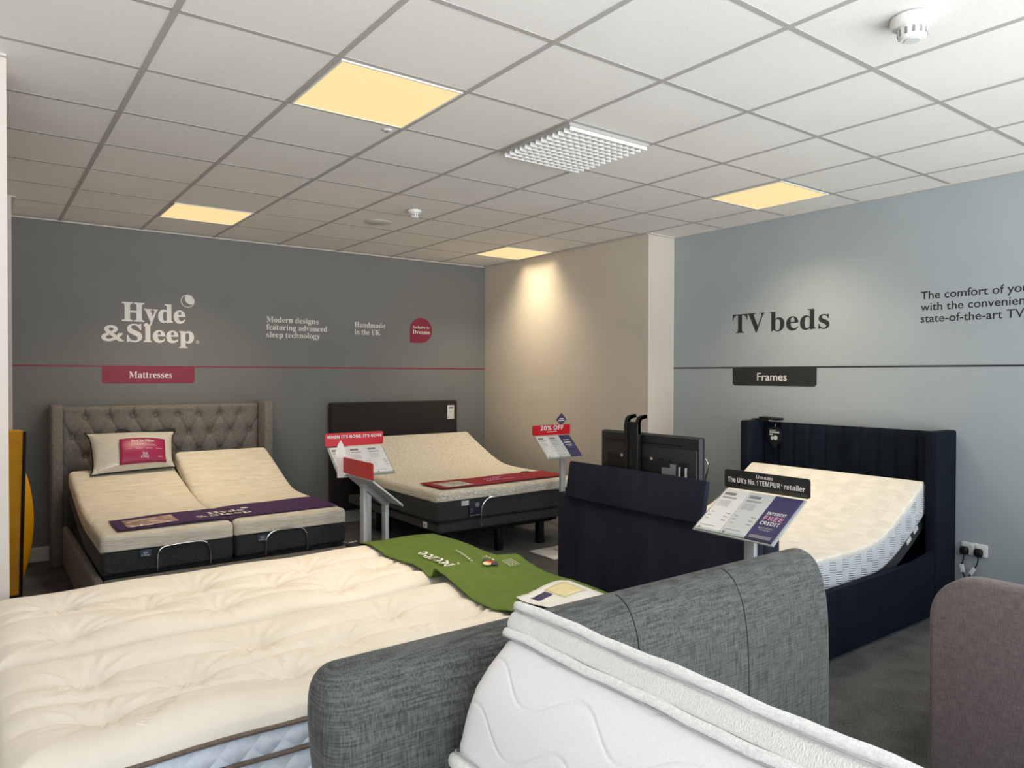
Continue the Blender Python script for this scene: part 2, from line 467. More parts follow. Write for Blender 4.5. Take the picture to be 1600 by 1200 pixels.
# shop front behind the camera: three large windows
YF, Z0, Z1 = -3.75, .12, 2.68      # inner face of the shop front, sill and head
wf = MB().box(-3.2, XR+.2, YF-.2, YF, 0, Z0).box(-3.2, XR+.2, YF-.2, YF, Z1, H+.006)
WX = [(-2.3, -.6), (-.3, 2.0), (2.2, 4.45)]
xs = [-3.2]+[q for w in WX for q in w]+[XR+.2]
for a, b in zip(xs[::2], xs[1::2]): wf.box(a, b, YF-.2, YF, Z0, Z1)
struct('wall_front', wf, 'wall_white')
for k, (a, b) in enumerate(WX):
    f = MB().box(a, a+.06, YF-.15, YF-.05, Z0, Z1).box(b-.06, b, YF-.15, YF-.05, Z0, Z1).box(a+.06, b-.06, YF-.15, YF-.05, Z0, Z0+.06)
    f.box(a+.06, b-.06, YF-.15, YF-.05, Z1-.06, Z1)
    w = struct('window_%d' % (k+1), f, 'skirting')
    g = MB().box(a+.06, b-.06, YF-.11, YF-.09, Z0+.06, Z1-.06).build('window_pane', 'glass', w, False, local=True)
# skirting boards
struct('baseboard_back', MB().rbox(-.352, XC, YB-.018, YB, 0, .12, .004, 2), 'skirting')
struct('baseboard_return', MB().rbox(XC-.018, XC, YC, YB-.018, 0, .12, .004, 2), 'skirting')
struct('baseboard_right', MB().rbox(XR-.018, XR, -3.75, YC, 0, .12, .004, 2), 'skirting')
# ceiling grid
fix = [(1, 0), (1, 5), (6, 0), (6, 5), (3, 0)]
g = MB()
for i in range(-5, 8):
    x = .6*i; g.box(x-.012, x+.012, -3.75, YB if x < XC else YC, H+.0035, H+.008)
for j in range(-6, 8):
    y = .6*j
    x1 = XC if y > YC else XR
    x0 = -3.0 if y < .79 else (-1.45 if y < 3.5 else -.352)
    g.box(x0, x1, y-.012, y+.012, H+.0042, H+.0075)
struct('trim_1', g, 'bar')
g = MB().box(-.352, XC, YB-.024, YB, H-.003, H+.006).box(XC-.024, XC, YC, YB-.024, H-.003, H+.006)
g.box(XC, XR, YC-.024, YC, H-.003, H+.006).box(XR-.024, XR, -3.75, YC-.024, H-.003, H+.006)
g.box(-3, -.458, .766, .79, H-.003, H+.006).box(-.352, -.328, 3.5, YB-.024, H-.003, H+.006)
struct('trim_2', g, 'trim_paint')
# painted lines on the walls
struct('trim_3', MB().box(-.352, XC, YB-.0015, YB+.001, 1.590, 1.602), 'crimson')
struct('trim_4', MB().box(XR-.0015, XR+.001, -3.75, YC, 1.588, 1.600), 'ink_dark')

# ------------------------------------------------------------------ ceiling fittings
def led_panel(i, j, label):
    x0, x1, y0, y1 = .6*i, .6*i+.6, .6*j, .6*j+.6
    t = thing('ceiling_light', label, 'ceiling light', ((x0+x1)/2, (y0+y1)/2, H-.002), 0, 'square panel lights in the ceiling')
    f = MB()
    a, b = .014, .022
    for q in ((x0+a, x1-a, y0+a, y0+b), (x0+a, x1-a, y1-b, y1-a), (x0+a, x0+b, y0+b, y1-b), (x1-b, x1-a, y0+b, y1-b)): f.box(*q, H-.002, H+.006)
    f.build('frame', 'white_plastic', t, False)
    MB().box(x0+b, x1-b, y0+b, y1-b, H+.001, H+.006).build('diffuser', 'diffuser', t, False)
    l = bpy.data.lights.new('panel_lamp', 'AREA'); l.shape = 'SQUARE'; l.size = .54; l.color = (1, .83, .58); l.energy = LAMP; l.spread = math.radians(112)
    o = bpy.data.objects.new('panel_lamp', l); COL.objects.link(o); o.location = ((x0+x1)/2, (y0+y1)/2, H-.004)
LAMP = 11.0
led_panel(1, 0, 'lit square ceiling panel, the nearest and largest of the four')
led_panel(1, 5, 'lit square ceiling panel above the grey buttoned headboard bed')
led_panel(6, 5, 'lit square ceiling panel in the corner next to the cream wall')
led_panel(6, 0, 'lit square ceiling panel close to the pale blue wall')

t = thing('ceiling_vent', 'white egg-crate grille in the middle of the tiled ceiling', 'ceiling vent', (2.1, .3, H-.03))
f = MB()
for q in ((1.814, 2.386, .014, .02), (1.814, 2.386, .58, .586), (1.814, 1.82, .02, .58), (2.38, 2.386, .02, .58)): f.box(*q, H-.012, H+.006)
f.build('frame', 'bar', t, False)
MB().box(1.82, 2.38, .02, .58, H+.003, H+.0059).build('backing', 'grey_plastic', t, False)
f = MB()
for k in range(13):
    u = .024+.552*k/12
    if 0 < k < 12: f.box(1.8+u-.002, 1.8+u+.002, .024, .576, H-.028, H+.003)
    f.box(1.824, 2.376, u-.002, u+.002, H-.03, H+.003)
f.build('grille', 'white_plastic', t, False)

def smoke(x, y, s, label):
    t = thing('smoke_detector', label, 'smoke detector', (x, y, H-.06*s), 0, 'round white smoke detectors')
    MB().lathe([(.001, 0), (.056*s, 0), (.056*s, -.012*s), (.052*s, -.022*s), (.036*s, -.026*s)], (x, y, H), 40).build('base', 'white_plastic', t)
    h = MB().lathe([(.034*s, -.024*s), (.038*s, -.03*s), (.036*s, -.052*s), (.03*s, -.06*s), (.001, -.061*s)], (x, y, H), 40).build('sensor_head', 'white_plastic', t)
    f = MB()
    for k in range(12):
        a = 2*PI*k/12
        f.obox((x+.0368*s*cos(a), y+.0368*s*sin(a), H-.042*s), (.003, .007*s, .018*s), Matrix.Rotation(a, 3, 'Z'))
    f.build('vents', 'print_grey', h, False)
    MB().lathe([(.001, -.0605*s), (.02*s, -.0605*s), (.02*s, -.063*s), (.001, -.063*s)], (x, y, H), 24).build('lens', 'sign_grey', h)
smoke(2.079, -1.50, 1.25, 'white smoke detector at the upper right, the nearer one')
smoke(2.13, 2.17, .95, 'small white smoke detector beside the round speaker, the farther one')
t = thing('ceiling_speaker', 'flat round grey speaker grille in the ceiling tile', 'speaker', (2.11, 2.745, H-.005))
MB().lathe([(.001, .004), (.095, .004), (.098, -.001), (.092, -.004), (.001, -.005)], (2.11, 2.745, H), 40).build('speaker_grille', 'speaker_grey', t)
MB().lathe([(.096, .004), (.104, .004), (.104, -.002), (.097, -.003)], (2.11, 2.745, H), 40).build('rim', 'trim_paint', t)
t = thing('ceiling_sensor', 'tiny round sensor in the tile below the nearest light', 'sensor', (1.147, .645, H-.008))
MB().lathe([(.001, .004), (.022, .004), (.022, 0), (.016, -.003)], (1.14, .66, H), 24).build('rim', 'white_plastic', t)
MB().lathe([(.001, .003), (.013, 0), (.009, -.008), (.001, -.01)], (1.14, .66, H), 20).build('sensor_eye', 'print_grey', t)

# ------------------------------------------------------------------ wall graphics
Rb, Up = (1, 0, 0), (0, 0, 1)          # reading direction on the back wall
Rr = (0, -1, 0)                        # reading direction on the right wall
yb = YB-.002
def pb(x, z): return (x, yb, z)
def pr(y, z): return (XR-.002, y, z)

t = thing('wall_logo', 'large white two-line serif logo on the grey wall', 'wall lettering', (.67, YB, 1.8))
f = MB(); text(f, serif('Hyde'), pb(.455, 1.988), Rb, Up, .51, .16, .012)
text(f, '&', pb(.297, 1.812), Rb, Up, .178, .135, .012); text(f, serif('Sleep'), pb(.492, 1.812), Rb, Up, .545, .148, .012, lift=.0006)
text(f, '\u00ae', pb(1.052, 1.806), Rb, Up, .03, .028)
f.build('lettering', 'ink_white', t, False)
mc, mr = (.985, 2.19), .058
f = MB()
V = []; F = []
for k in range(48):
    a = 2*PI*k/48
    for r in (mr, mr-.006): V.append(pb(mc[0]+r*cos(a), mc[1]+r*sin(a)))
for k in range(48): j = (k+1) % 48; F.append((2*k, 2*j, 2*j+1, 2*k+1))
f.add(V, F)
lens = []                                             # bright part of the moon: overlap of two circles
R0, dx, dz = mr-.004, .028, .022
for k in range(60):
    a = 2*PI*k/60
    lo, hi = 0, R0
    r = R0
    for q in range(40):
        rr = R0*(40-q)/40
        x, z = rr*cos(a)+.0, rr*sin(a)
        if (x-dx)**2+(z-dz)**2 <= (R0*.98)**2: r = rr; break
    else: r = 0
    lens.append((r*cos(a), r*sin(a)))
cx = sum(p[0] for p in lens)/60; cz = sum(p[1] for p in lens)/60
f.add([pb(mc[0]+x, mc[1]+z) for x, z in lens], [tuple(range(60))])
f.build('moon_emblem', 'ink_white', t, False)

t = thing('wall_lettering', 'white three-line slogan about modern designs on the grey wall', 'wall lettering', (2.0, YB, 1.87))
f = MB()
for s, z, w in (('Modern designs', 2.033, .52), ('featuring advanced', 1.960, .612), ('sleep technology', 1.887, .535)): text(f, serif(s), pb(1.693, z), Rb, Up, w, .054)
f.build('lettering', 'ink_white', t, False)
t = thing('wall_lettering', 'white two-line handmade slogan left of the crimson drop', 'wall lettering', (2.77, YB, 1.93))
f = MB()
for s, z, w in (('Handmade', 2.021, .345), ('in the UK', 1.946, .292)): text(f, serif(s), pb(2.602, z), Rb, Up, w, .054)
f.build('lettering', 'ink_white', t, False)
t = thing('wall_sticker', 'crimson teardrop sticker with two white words on the grey wall', 'sticker', (3.387, YB, 1.88))
c = (3.387, 2.016); r = .138
P = [(c[0]-r, c[1]-r)] + [(c[0]+r*cos(a), c[1]+r*sin(a)) for a in [(-PI/2)+1.5*PI*k/36 for k in range(37)]]
MB().plate(P, (0, YB, 0), Rb, Up, .0015).build('drop', 'crimson', t, False)
f = MB(); text(f, serif('Exclusive to'), pb(3.283, 2.035), Rb, Up, .205, .03); text(f, serif('Dreams'), pb(3.283, 1.975), Rb, Up, .215, .046)
f.build('lettering', 'ink_white', t, False)
t = thing('wall_tab', 'crimson tab with white lettering hanging below the crimson wall line', 'wall sign', (.67, YB, 1.448))
MB().plate(rrect(.301, 1.041, 1.448, 1.597, .025, 5, (0, 0, 1, 1)), (0, YB, 0), Rb, Up, .0017).build('tab', 'crimson', t, False)
f = MB(); text(f, serif('Mattresses'), pb(.507, 1.494), Rb, Up, .345, .058); f.build('lettering', 'ink_white', t, False)

t = thing('wall_lettering', 'large dark serif words about television beds on pale blue wall', 'wall lettering', (XR, .66, 1.88))
f = MB(); text(f, serif('TV'), pr(1.092, 1.884), Rr, Up, .31, .155); text(f, serif('beds'), pr(.738, 1.884), Rr, Up, .508, .155)
f.build('lettering', 'ink_dark', t, False)
t = thing('wall_lettering', 'small dark three-line text cut off at the right edge', 'wall lettering', (XR, -.8, 1.89))
f = MB(); k = text(MB(), 'The comfort of you', pr(0, 0), Rr, Up, .625, .05)
for s, z in (('The comfort of your bed', 2.045), ('with the convenience of', 1.967), ('state-of-the-art TV', 1.889)): text(f, s, pr(-.421, z), Rr, Up, None, .052, .006, xs=k)
f.build('lettering', 'ink_dark', t, False)
t = thing('wall_tab', 'charcoal tab with white lettering below the dark wall line', 'wall sign', (XR, .71, 1.445))
MB().plate(rrect(-1.09, -.33, 1.445, 1.595, .025, 5, (0, 0, 1, 1)), (XR, 0, 0), Rr, Up, .0017).build('tab', 'ink_dark', t, False)
f = MB(); text(f, 'Frames', pr(.852, 1.487), Rr, Up, .27, .062, .008); f.build('lettering', 'ink_white', t, False)

# ------------------------------------------------------------------ socket and plugs
t = thing('wall_socket', 'white double wall socket on the pale blue wall', 'socket', (XR, -.765, .38))
MB().rbox(XR-.014, XR, -.842, -.690, .376, .458, .006, 3).build('faceplate', 'white_plastic', t)
for y in (-.752, -.778): MB().rbox(XR-.018, XR-.013, y-.006, y+.006, .428, .446, .002, 2).build('switch', 'sign_grey', t)
def plug(y, lab, pts, c, ang):
    t = thing('power_plug', lab, 'plug', (XR-.014, y, .40), 0, 'black plugs in the white wall socket')
    MB().rbox(XR-.052, XR-.014, y-.025, y+.025, .378, .432, .016, 4).build('plug_body', 'dark_plastic', t)
    P = smooth_path([(p[0], p[1]) for p in pts], 3)
    MB().tube([(XR-.036, a, b) for a, b in P], .004, 8).build('cable', 'dark_plastic', t)
    MB().obox((XR-.036, c[0], c[1]), (.012, .022, .05), Matrix.Rotation(ang, 3, 'X'), .002).build('cable_label', 'sign_white', t)
plug(-.716, 'left black plug in the socket, its cable label square on', [(-.716, .38), (-.712, .345), (-.702, .31), (-.705, .27), (-.722, .235), (-.735, .2), (-.73, .02)], (-.707, .29), -.2)
plug(-.798, 'right black plug in the socket, its cable label seen edge on', [(-.798, .38), (-.797, .345), (-.782, .305), (-.760, .275), (-.745, .24), (-.75, .2), (-.76, .02)], (-.766, .283), .55)

# ================================================================== BED 1: grey buttoned headboard, two mattresses
t = thing('upholstered_bed', 'grey linen bed with buttoned winged headboard against the grey wall', 'bed', (.785, 3.2, 0))
px0, px1, pz0, pz1 = -.01, 1.58, .12, 1.262
rows = [(1.165, .0), (1.005, .5), (.845, 0), (.685, .5), (.525, 0)]
BT = []
cxm = .785
for z, o in rows:
    for k in range(-5, 6):
        x = cxm + (k+.5+o)*.178 - (.178 if o else 0)*0
        if px0+.05 < x < px1-.05: BT.append((x, z))
def tuft(x, z):
    h = 0
    d = min(((x-a)**2+(z-b)**2) for a, b in BT)
    h -= .026*exp(-d/(.028**2)) + .012*exp(-d/(.07**2))
    # diagonal seams between buttons, straight seams above the top row
    dz = .16; dx = .178
    if z < 1.165:
        u = (x-cxm-.5*dx)/dx; v = (1.165-z)/dz*.5
        for q in (u+v, u-v):
            fq = abs(q-round(q))*dx*.87
            h -= .013*exp(-(fq/.0065)**2)
    else:
        u = (x-cxm-.5*dx)/dx; fq = abs(u-round(u))*dx
        h -= .012*exp(-(fq/.006)**2)
    e = min(x-px0, px1-x, pz1-z)
    if e < .03: h -= .03*(1-e/.03)**2
    return h
f = MB().grid(150, 110, lambda u, v: (px0+(px1-px0)*u, 4.165-tuft(px0+(px1-px0)*u, pz0+(pz1-pz0)*v), pz0+(pz1-pz0)*v))
f.box(px0, px1, 4.197, 4.27, pz0, pz1-.012)
hb = f.build('headboard', 'hb_brown', t, ang=60)
for x, z in BT:
    MB().lathe([(.001, .006), (.008, .005), (.0125, .001), (.0125, -.004), (.001, -.005)], (x, 4.165+.034, z), 14, Matrix.Rotation(PI/2, 3, 'X')).build('button', 'hb_brown', hb)
for x0, x1 in ((-.085, -.01), (1.58, 1.655)):
    MB().rbox(x0, x1, 3.99, 4.28, 0.0, 1.282, .014, 3).build('wing', 'hb_brown', t)
MB().rbox(-.018, .03, 2.05, 3.99, .02, .325, .016, 3).build('side_rail', 'hb_brown', t)
MB().rbox(1.545, 1.59, 2.05, 3.99, .02, .325, .016, 3).build('side_rail', 'hb_brown', t)
MB().rbox(.03, 1.545, 2.05, 2.10, .02, .322, .016, 3).build('foot_rail', 'hb_brown', t)
for x0, x1 in ((.045, .785), (.795, 1.53)):
    MB().rbox(x0, x1, 2.13, 3.97, .12, .325, .01, 2).build('platform', 'black_fabric', t)
for xa, xb, zt in ((.325, .635, .475), (.985, 1.27, .487)):
    P = smooth_path([(xa, .325), (xa, .42), (xa+.02, .465), (xa+.07, zt), (xb-.07, zt+.005), (xb-.02, .465), (xb, .42), (xb, .325)], 3)
    MB().tube([(a, 2.118, b) for a, b in P], .005, 8).build('retainer_bar', 'chrome', t)

def two_tone(label, path, w0, w1, tt, tot, to3, topmat, name='mattress', r=.03, group=None, cat='mattress'):
    base = to3(path[0][0], (w0+w1)/2, path[0][1]-tot)
    t = thing(name, label, cat, base, 0, group)
    slab(MB(), path, w0, w1, 0, tt, r, to3, .03, .012).build if False else None
    a = slab(MB(), path, w0, w1, 0, tt, .035, to3, .035, .012).build('topper', topmat, t, ang=60)
    b = slab(MB(), path, w0+.006, w1-.006, tt-.004, tot, .03, to3, .005, .02, bulge=.004)
    return t, a, b
# left mattress, head end slightly raised; right mattress with the head end lifted
pL = smooth_path([(2.135, .57), (2.5, .572), (2.95, .572), (3.3, .622), (3.95, .765)], 3)
pR = smooth_path([(2.135, .575), (2.6, .575), (3.08, .575), (3.25, .60), (3.5, .70), (3.74, .80), (3.94, .875)], 3)
for lab, path, w0, w1, tx in (('left mattress of the grey buttoned bed, lying nearly flat', pL, .022, .786, .262),
                              ('right mattress of the grey buttoned bed, head end raised', pR, .795, 1.565, .965)):
    m, a, b = two_tone(lab, path, w0, w1, .108, .245, alongY, 'knit_wavy', group='pair of mattresses on the grey buttoned bed')
    b.build('mattress_base', 'mat_dark', m, ang=60)
    tg = MB().rbox(tx-.033, tx+.033, 2.125, 2.134, .418, .462, .002, 2).build('care_tag', plain('slate_blue_tag', (58, 74, 98), .6, var=4), m)
    f = MB(); text(f, serif('Hyde'), (tx-.012, 2.1235, .442), Rb, Up, .026, .010); text(f, '& '+serif('Sleep'), (tx-.024, 2.1235, .428), Rb, Up, .046, .010)
    f.build('lettering', 'ink_white', tg, False)

# purple runner
t = thing('bed_runner', 'purple foot runner with white lettering across the grey buttoned bed', 'bed runner', (.8, 2.4, .57))
def runz(x, y):
    z = .578
    if x < .3: z += 0.0
    g = abs(x-.79)
    if g < .05: z -= .012*(1-g/.05)*(1 if y < 2.35 else .4)
    return z+.004+.004*sin(x*9+y*4)*sin(x*3.1)
def runner(u, v):
    x = .12+1.41*u; y0 = 2.20+.03*u; y1 = 2.56+.13*min(1, u*1.5)
    y = y0+(y1-y0)*v; return (x, y, runz(x, y))
rn = MB().grid(60, 12, runner).build('cloth', 'purple', t, thick=.003)
f = MB(); 
text(f, serif('Hyde'), (.69, 2.405, .588), Rb, (0, 1, 0), .24, .07, .01); text(f, '&', (.59, 2.315, .588), Rb, (0, 1, 0), .085, .06, .01); text(f, serif('Sleep'), (.685, 2.315, .588), Rb, (0, 1, 0), .27, .068, .01)
f.lathe([(.001, 0), (.026, 0), (.026, .001), (.001, .001)], (.955, 2.50, .588), 20)
f.build('lettering', 'ink_white', rn, False)
MB().grid(8, 4, lambda u, v: (.18+.30*u, 2.245+.03*u+.24*v, runz(.18+.3*u, 2.3)+.006)).build('picture_panel', 'picture', rn, thick=.001)

# pillow in its clear bag
t = thing('bagged_pillow', 'white pillow in clear black-edged bag against buttoned headboard', 'pillow', (.49, 3.85, .76))
c0 = Vector((.155, 3.76, .735)); c1 = Vector((.775, 3.78, .757)); c3 = Vector((.148, 4.06, 1.048)); c2 = Vector((.83, 4.06, 1.035))
nrm = ((c1-c0).cross(c3-c0)).normalized()
def quad(u, v): return c0*(1-u)*(1-v)+c1*u*(1-v)+c2*u*v+c3*(1-u)*v
def pil(side, k=1.0, wr=0):
    def fn(u, v):
        p = quad(u, v)
        q = (4*u*(1-u))**.45*(4*v*(1-v))**.5
        pin = .10*(1-(2*v-1)**4)
        uu = u + pin*(.5-u)
        v = v + .10*(1-(2*u-1)**4)*(.5-v)*(1 if v > .5 else .35)
        p = quad(uu, v)
        w = wr*(.007*sin(u*60+v*38)*exp(-6*u)+.007*sin(v*60-u*25)*exp(-7*(1-u)))
        return p + nrm*(side*(.1*q*k)+w)
    return fn
f = MB().grid(44, 24, pil(1)).grid(44, 24, pil(-.55))
f.build('pillow', plain('white_cotton', (240, 236, 230), .8, var=3), t)
f = MB().grid(60, 30, pil(1.12, 1, 1)); f.build('clear_bag', 'vinyl', t)
pe = pil(0)
E_ = [pe(0, k/12) for k in range(13)]+[pe(k/20, 1) for k in range(1, 21)]+[pe(1, 1-k/12) for k in range(1, 13)]+[pe(1-k/20, 0) for k in range(1, 20)]
MB().tube(E_, .0065, 8, True).build('binding', 'black_binding', t)
P = smooth_path([(.36, .985+.035), (.37, 1.06), (.42, 1.072), (.47, 1.05), (.5, 1.02)], 3)
MB().tube([(a, 4.04, b) for a, b in P], .006, 8).build('carry_handle', 'black_binding', t)
MB().tube([quad(.72, .965)+nrm*.012, quad(.82, .985)+nrm*.014, quad(.99, 1.0)+nrm*.008], [.006, .014, .018], 8).build('zip_end', 'black_binding', t)
lv = lambda v: (v-.28)*1.06+.06
lb = MB().grid(16, 10, lambda u, v: Vector(pil(1.2)(.31+.58*u, lv(.28+.52*v)))+nrm*.004).build('label_card', 'pink_card', t, thick=.001)
def on_label(f, extra=.007):
    f.v = [tuple(Vector(pil(1.2)(a*.58+.31, b*.551+.06))+nrm*extra) for a, b, _ in f.v]; return f
LX, LY = (1/.40, 0, 0), (0, 1/.185, 0)          # label measured in its own width and height
f = MB(); text(f, serif('Dual Ice Pillow'), (.24, .78, 0), LX, LY, .205, .024); on_label(f).build('lettering', 'ink_white', lb, False)
f = MB(); text(f, serif('Hyde'), (.485, .255, 0), LX, LY, .046, .018); text(f, '&', (.445, .15, 0), LX, LY, .014, .016); text(f, serif('Sleep'), (.49, .15, 0), LX, LY, .05, .018)
on_label(f).build('lettering', 'ink_white', lb, False)
for rows_ in (((.64, .23, .78, .022), (.60, .22, .80, .022)), ((.48, .12, .25, .028), (.48, .34, .48, .028), (.48, .56, .70, .028), (.48, .78, .93, .028)), ((.16, .82, .93, .035),)):
    for v, ua, ub, h in rows_:
        f = MB().grid(8, 1, lambda u, w_: (ua+(ub-ua)*u, v+h*w_, 0)); on_label(f).build('fine_print', 'ink_pale', lb, False)

# yellow mattress bag
t = thing('mattress_bag', 'yellow mattress bag with black edging leaning by the white wall', 'mattress bag', (-.34, 3.3, 0))
def bagside(u, v):
    z = .004+1.13*v
    x = -.62+.325*u - .03*(1-v)*u
    y = 3.25 + .02*sin(v*5)*u + .02*(1-u)
    return (x, y, z)
b1 = MB().grid(14, 30, bagside)
def bagend(u, v):
    z = .004+1.13*v
    x0, y0 = -.295-.03*(1-v), 3.25+.02*sin(v*5)
    bul = .085*max(0, sin(PI*min(1, max(0, (v-.04)/.75))))**.7
    if v > .8: bul *= 0
    a = u
    return (x0+bul*sin(PI*a)**.8 - .02*a, y0+.22*a, z)
b1.grid(10, 30, bagend)
b1.grid(8, 30, lambda u, v: (-.62-.0*u, 3.27+.2*u, .004+1.13*v))
b1.grid(14, 30, lambda u, v: (-.62+.305*u-.03*(1-v)*u, 3.47, .004+1.13*v))
b1.add([(-.62, 3.27, 1.134), (-.295, 3.25, 1.134), (-.315, 3.47, 1.134), (-.62, 3.47, 1.134)], [(0, 1, 2, 3)])
b1.build('bag_body', 'yellow', t, ang=50)
MB().tube([Vector(bagside(1, k/20))+Vector((.003, -.004, 0)) for k in range(21)], .011, 8).build('binding', 'black_binding', t)
MB().tube([Vector(bagside(k/8, 0))+Vector((0, -.003, .008)) for k in range(9)], .009, 8).build('binding', 'black_binding', t)

# ================================================================== BED 2: charcoal adjustable bed
t = thing('adjustable_bed', 'charcoal adjustable bed with plain low headboard near the corner', 'bed', (3.05, 3.2, 0))
hb = MB().rbox(2.305, 3.80, 4.20, 4.285, .15, 1.242, .018, 3).build('headboard', 'hb_black', t)
cl = MB().rbox(3.663, 3.75, 4.192, 4.201, 1.036, 1.188, .002, 2).build('price_label', 'sign_white', hb)
MB().box(3.678, 3.738, 4.1905, 4.192, 1.15, 1.172).build('heading_print', 'print_grey', cl, False)
MB().box(3.67, 3.678, 4.1905, 4.192, 1.05, 1.062).build('mark', 'print_dark', cl, False)
f = MB()
for k in range(4): f.box(3.678, 3.733, 4.1908, 4.192, 1.128-.008*k, 1.130-.008*k)
f.build('print', 'print_grey', cl, False)
# lower deck plus lifted head deck
bb = MB()
slab(bb, [(2.215, .348), (3.95, .348)], 2.375, 3.82, 0, .083, .02, alongY, .012, .02)
bb.build('base_frame', 'base_dark', t, ang=60)
for x in (2.62, 3.10, 3.56):
    for y in (2.42, 3.75):
        MB().rbox(x-.03, x+.03, y-.03, y+.03, 0, .2, .004, 2).build('leg', 'dark_plastic', t)
for y in (2.42, 3.75): MB().rbox(2.5, 3.68, y-.035, y+.035, .195, .266, .006, 2).build('cross_beam', 'dark_plastic', t)
for x in (2.5, 3.62): MB().box(x, x+.04, 2.3, 3.9, .225, .266).build('long_beam', 'dark_plastic', t, False)
P = smooth_path([(2.74, .30), (2.745, .455), (2.80, .515), (2.86, .525), (3.2, .527), (3.52, .53), (3.60, .515), (3.64, .45), (3.64, .30)], 3)
MB().tube([(a, 2.163, b) for a, b in P], .005, 8).box(2.732, 2.748, 2.157, 2.216, .292, .306).box(3.632, 3.648, 2.157, 2.216, .292, .306).build('retainer_bar', 'chrome', t)
pw = MB().rbox(2.368, 2.377, 2.40, 2.455, .285, .33, .002, 2).build('control_plate', 'sign_white', t)
MB().box(2.3665, 2.3685, 2.415, 2.44, .3, .315).build('button', 'print_grey', pw, False)
p2 = smooth_path([(2.19, .6), (2.6, .6), (3.15, .598), (3.38, .615), (3.6, .692), (3.85, .80), (4.07, .907)], 3)
m, a, b = two_tone('ivory-topped mattress with raised head on the charcoal adjustable bed', p2, 2.345, 3.85, .085, .245, alongY, 'knit_maze')
b.build('mattress_base', 'mat_dark', m, ang=60)
MB().rbox(2.565, 2.635, 2.178, 2.186, .475, .515, .002, 2).build('care_label', 'sign_grey', m)
tg = MB().rbox(2.637, 2.74, 2.172, 2.186, .385, .508, .002, 2).build('hanging_tag', plain('midnight_tag', (26, 24, 52), .5, var=3), m)
f = MB().lathe([(.013, 0), (.02, 0), (.02, .001), (.013, .001)], (2.712, 2.1715, .475), 20, Matrix.Rotation(PI/2, 3, 'X'))
f.box(2.64, 2.735, 2.1705, 2.172, .388, .394)
for k in range(4): f.box(2.645, 2.67, 2.171, 2.172, .445-.01*k, .448-.01*k)
f.build('print', 'print_grey', tg, False)
# red runner
t = thing('bed_runner', 'red foot runner with faint white lettering across ivory mattress', 'bed runner', (3.1, 2.45, .605))
def rr(u, v):
    x = 2.44+1.36*u; y = 2.27+.04*u+(.37)*v
    return (x, y, .612+.002*sin(x*8))
rn = MB().grid(40, 8, rr).build('cloth', 'red_cloth', t, thick=.003)
MB().grid(6, 4, lambda u, v: (2.50+.27*u, 2.30+.24*v, .6175)).build('picture_panel', 'picture_grey', rn, thick=.001)
f = MB()
random.seed(7)
for row, (xa, n, y) in enumerate(((2.97, 9, 2.40), (2.99, 5, 2.47), (3.12, 3, 2.53))):
    for k in range(n):
        x = xa+.034*k; f.tube([(x, y, .619), (x+.012, y+.035, .619), (x+.024, y+.004, .619)], .0035, 5)
f.build('lettering', 'ink_pink', rn, False)
MB().rbox(3.56, 3.64, 2.655, 2.71, .612, .618, .002, 2).build('corner_fold', 'black_binding', rn)

# ================================================================== BED 3: navy television bed
t = thing('television_bed', 'navy velvet bed with pleated headboard and lift-up footboard', 'bed', (3.4, .07, 0))
yl, yr = .80, -.66
f = MB()
n = 10
def pleat(y):
    u = (yl-.075-y)/((yl-.075)-(yr+.075))*n
    q = abs(u-round(u))
    return -.016*exp(-(q/.09)**2)
f.grid(200, 30, lambda u, v: (4.475-pleat(yl-.07-(yl-yr-.14)*u)*-1 if False else 4.475-pleat(yl-.07-(yl-yr-.14)*u)*1.0-.0+(.02*max(0, (v-.96)/.04)**2), yl-.07-(yl-yr-.14)*u, .15+(1.165-.15)*v))
f.box(4.497, 4.56, yr+.07, yl-.07, .15, 1.16)
hb3 = f.build('headboard', 'navy_velvet', t, ang=60)
for a, b in ((yl-.075, yl), (yr, yr+.075)): MB().rbox(4.285, 4.565, a, b, 0, 1.176, .014, 3).build('wing', 'navy_velvet', t)
f = MB()
def rail(y0, y1):
    P = [(2.52, .02), (4.29, .02), (4.29, .42), (4.22, .405), (4.05, .385), (2.52, .38)]
    return MB().plate(P, (0, y1, 0), (1, 0, 0), (0, 0, 1), y1-y0)
rail(yr+.012, yr+.05).build('side_rail', 'navy_velvet', t)
rail(yl-.05, yl-.012).build('side_rail', 'navy_velvet', t)
MB().rbox(2.40, 2.47, yr, yl, 0, .79, .02, 3).rbox(2.47, 2.60, yr, yl, 0, .62, .012, 3).build('footboard', 'navy_board', t)
MB().rbox(2.47, 2.60, .55, yl, .55, .79, .018, 3).build('footboard_shoulder', 'navy_board', t)
MB().rbox(2.47, 2.60, yr, -.42, .55, .79, .018, 3).build('footboard_shoulder', 'navy_board', t)
a = math.atan2(.05, .215)
MB().obox((2.40, .158, .885), (.035, 1.05, .222), Matrix.Rotation(a*.8, 3, 'Y'), .01).build('footboard_lid', 'navy_board', t)
mast = MB()
for y in (.16, .245): mast.rbox(2.444, 2.474, y-.012, y+.012, .63, 1.25, .004, 2)
mast.rbox(2.452, 2.472, .17, .235, .63, 1.262, .003, 2)
for y in (.16, .245):
    P = smooth_path([(2.459, 1.2), (2.459, 1.262), (2.475, 1.287), (2.52, 1.293)], 3)
    for a_, b_ in zip(P, P[1:]):
        q = Vector((b_[0]-a_[0], 0, b_[1]-a_[1])); mast.obox(((a_[0]+b_[0])/2, y, (a_[1]+b_[1])/2), (.02, .024, q.length+.006), Matrix.Rotation(math.atan2(q.x, q.z), 3, 'Y'))
mast.build('lift_mast', 'dark_plastic', t)
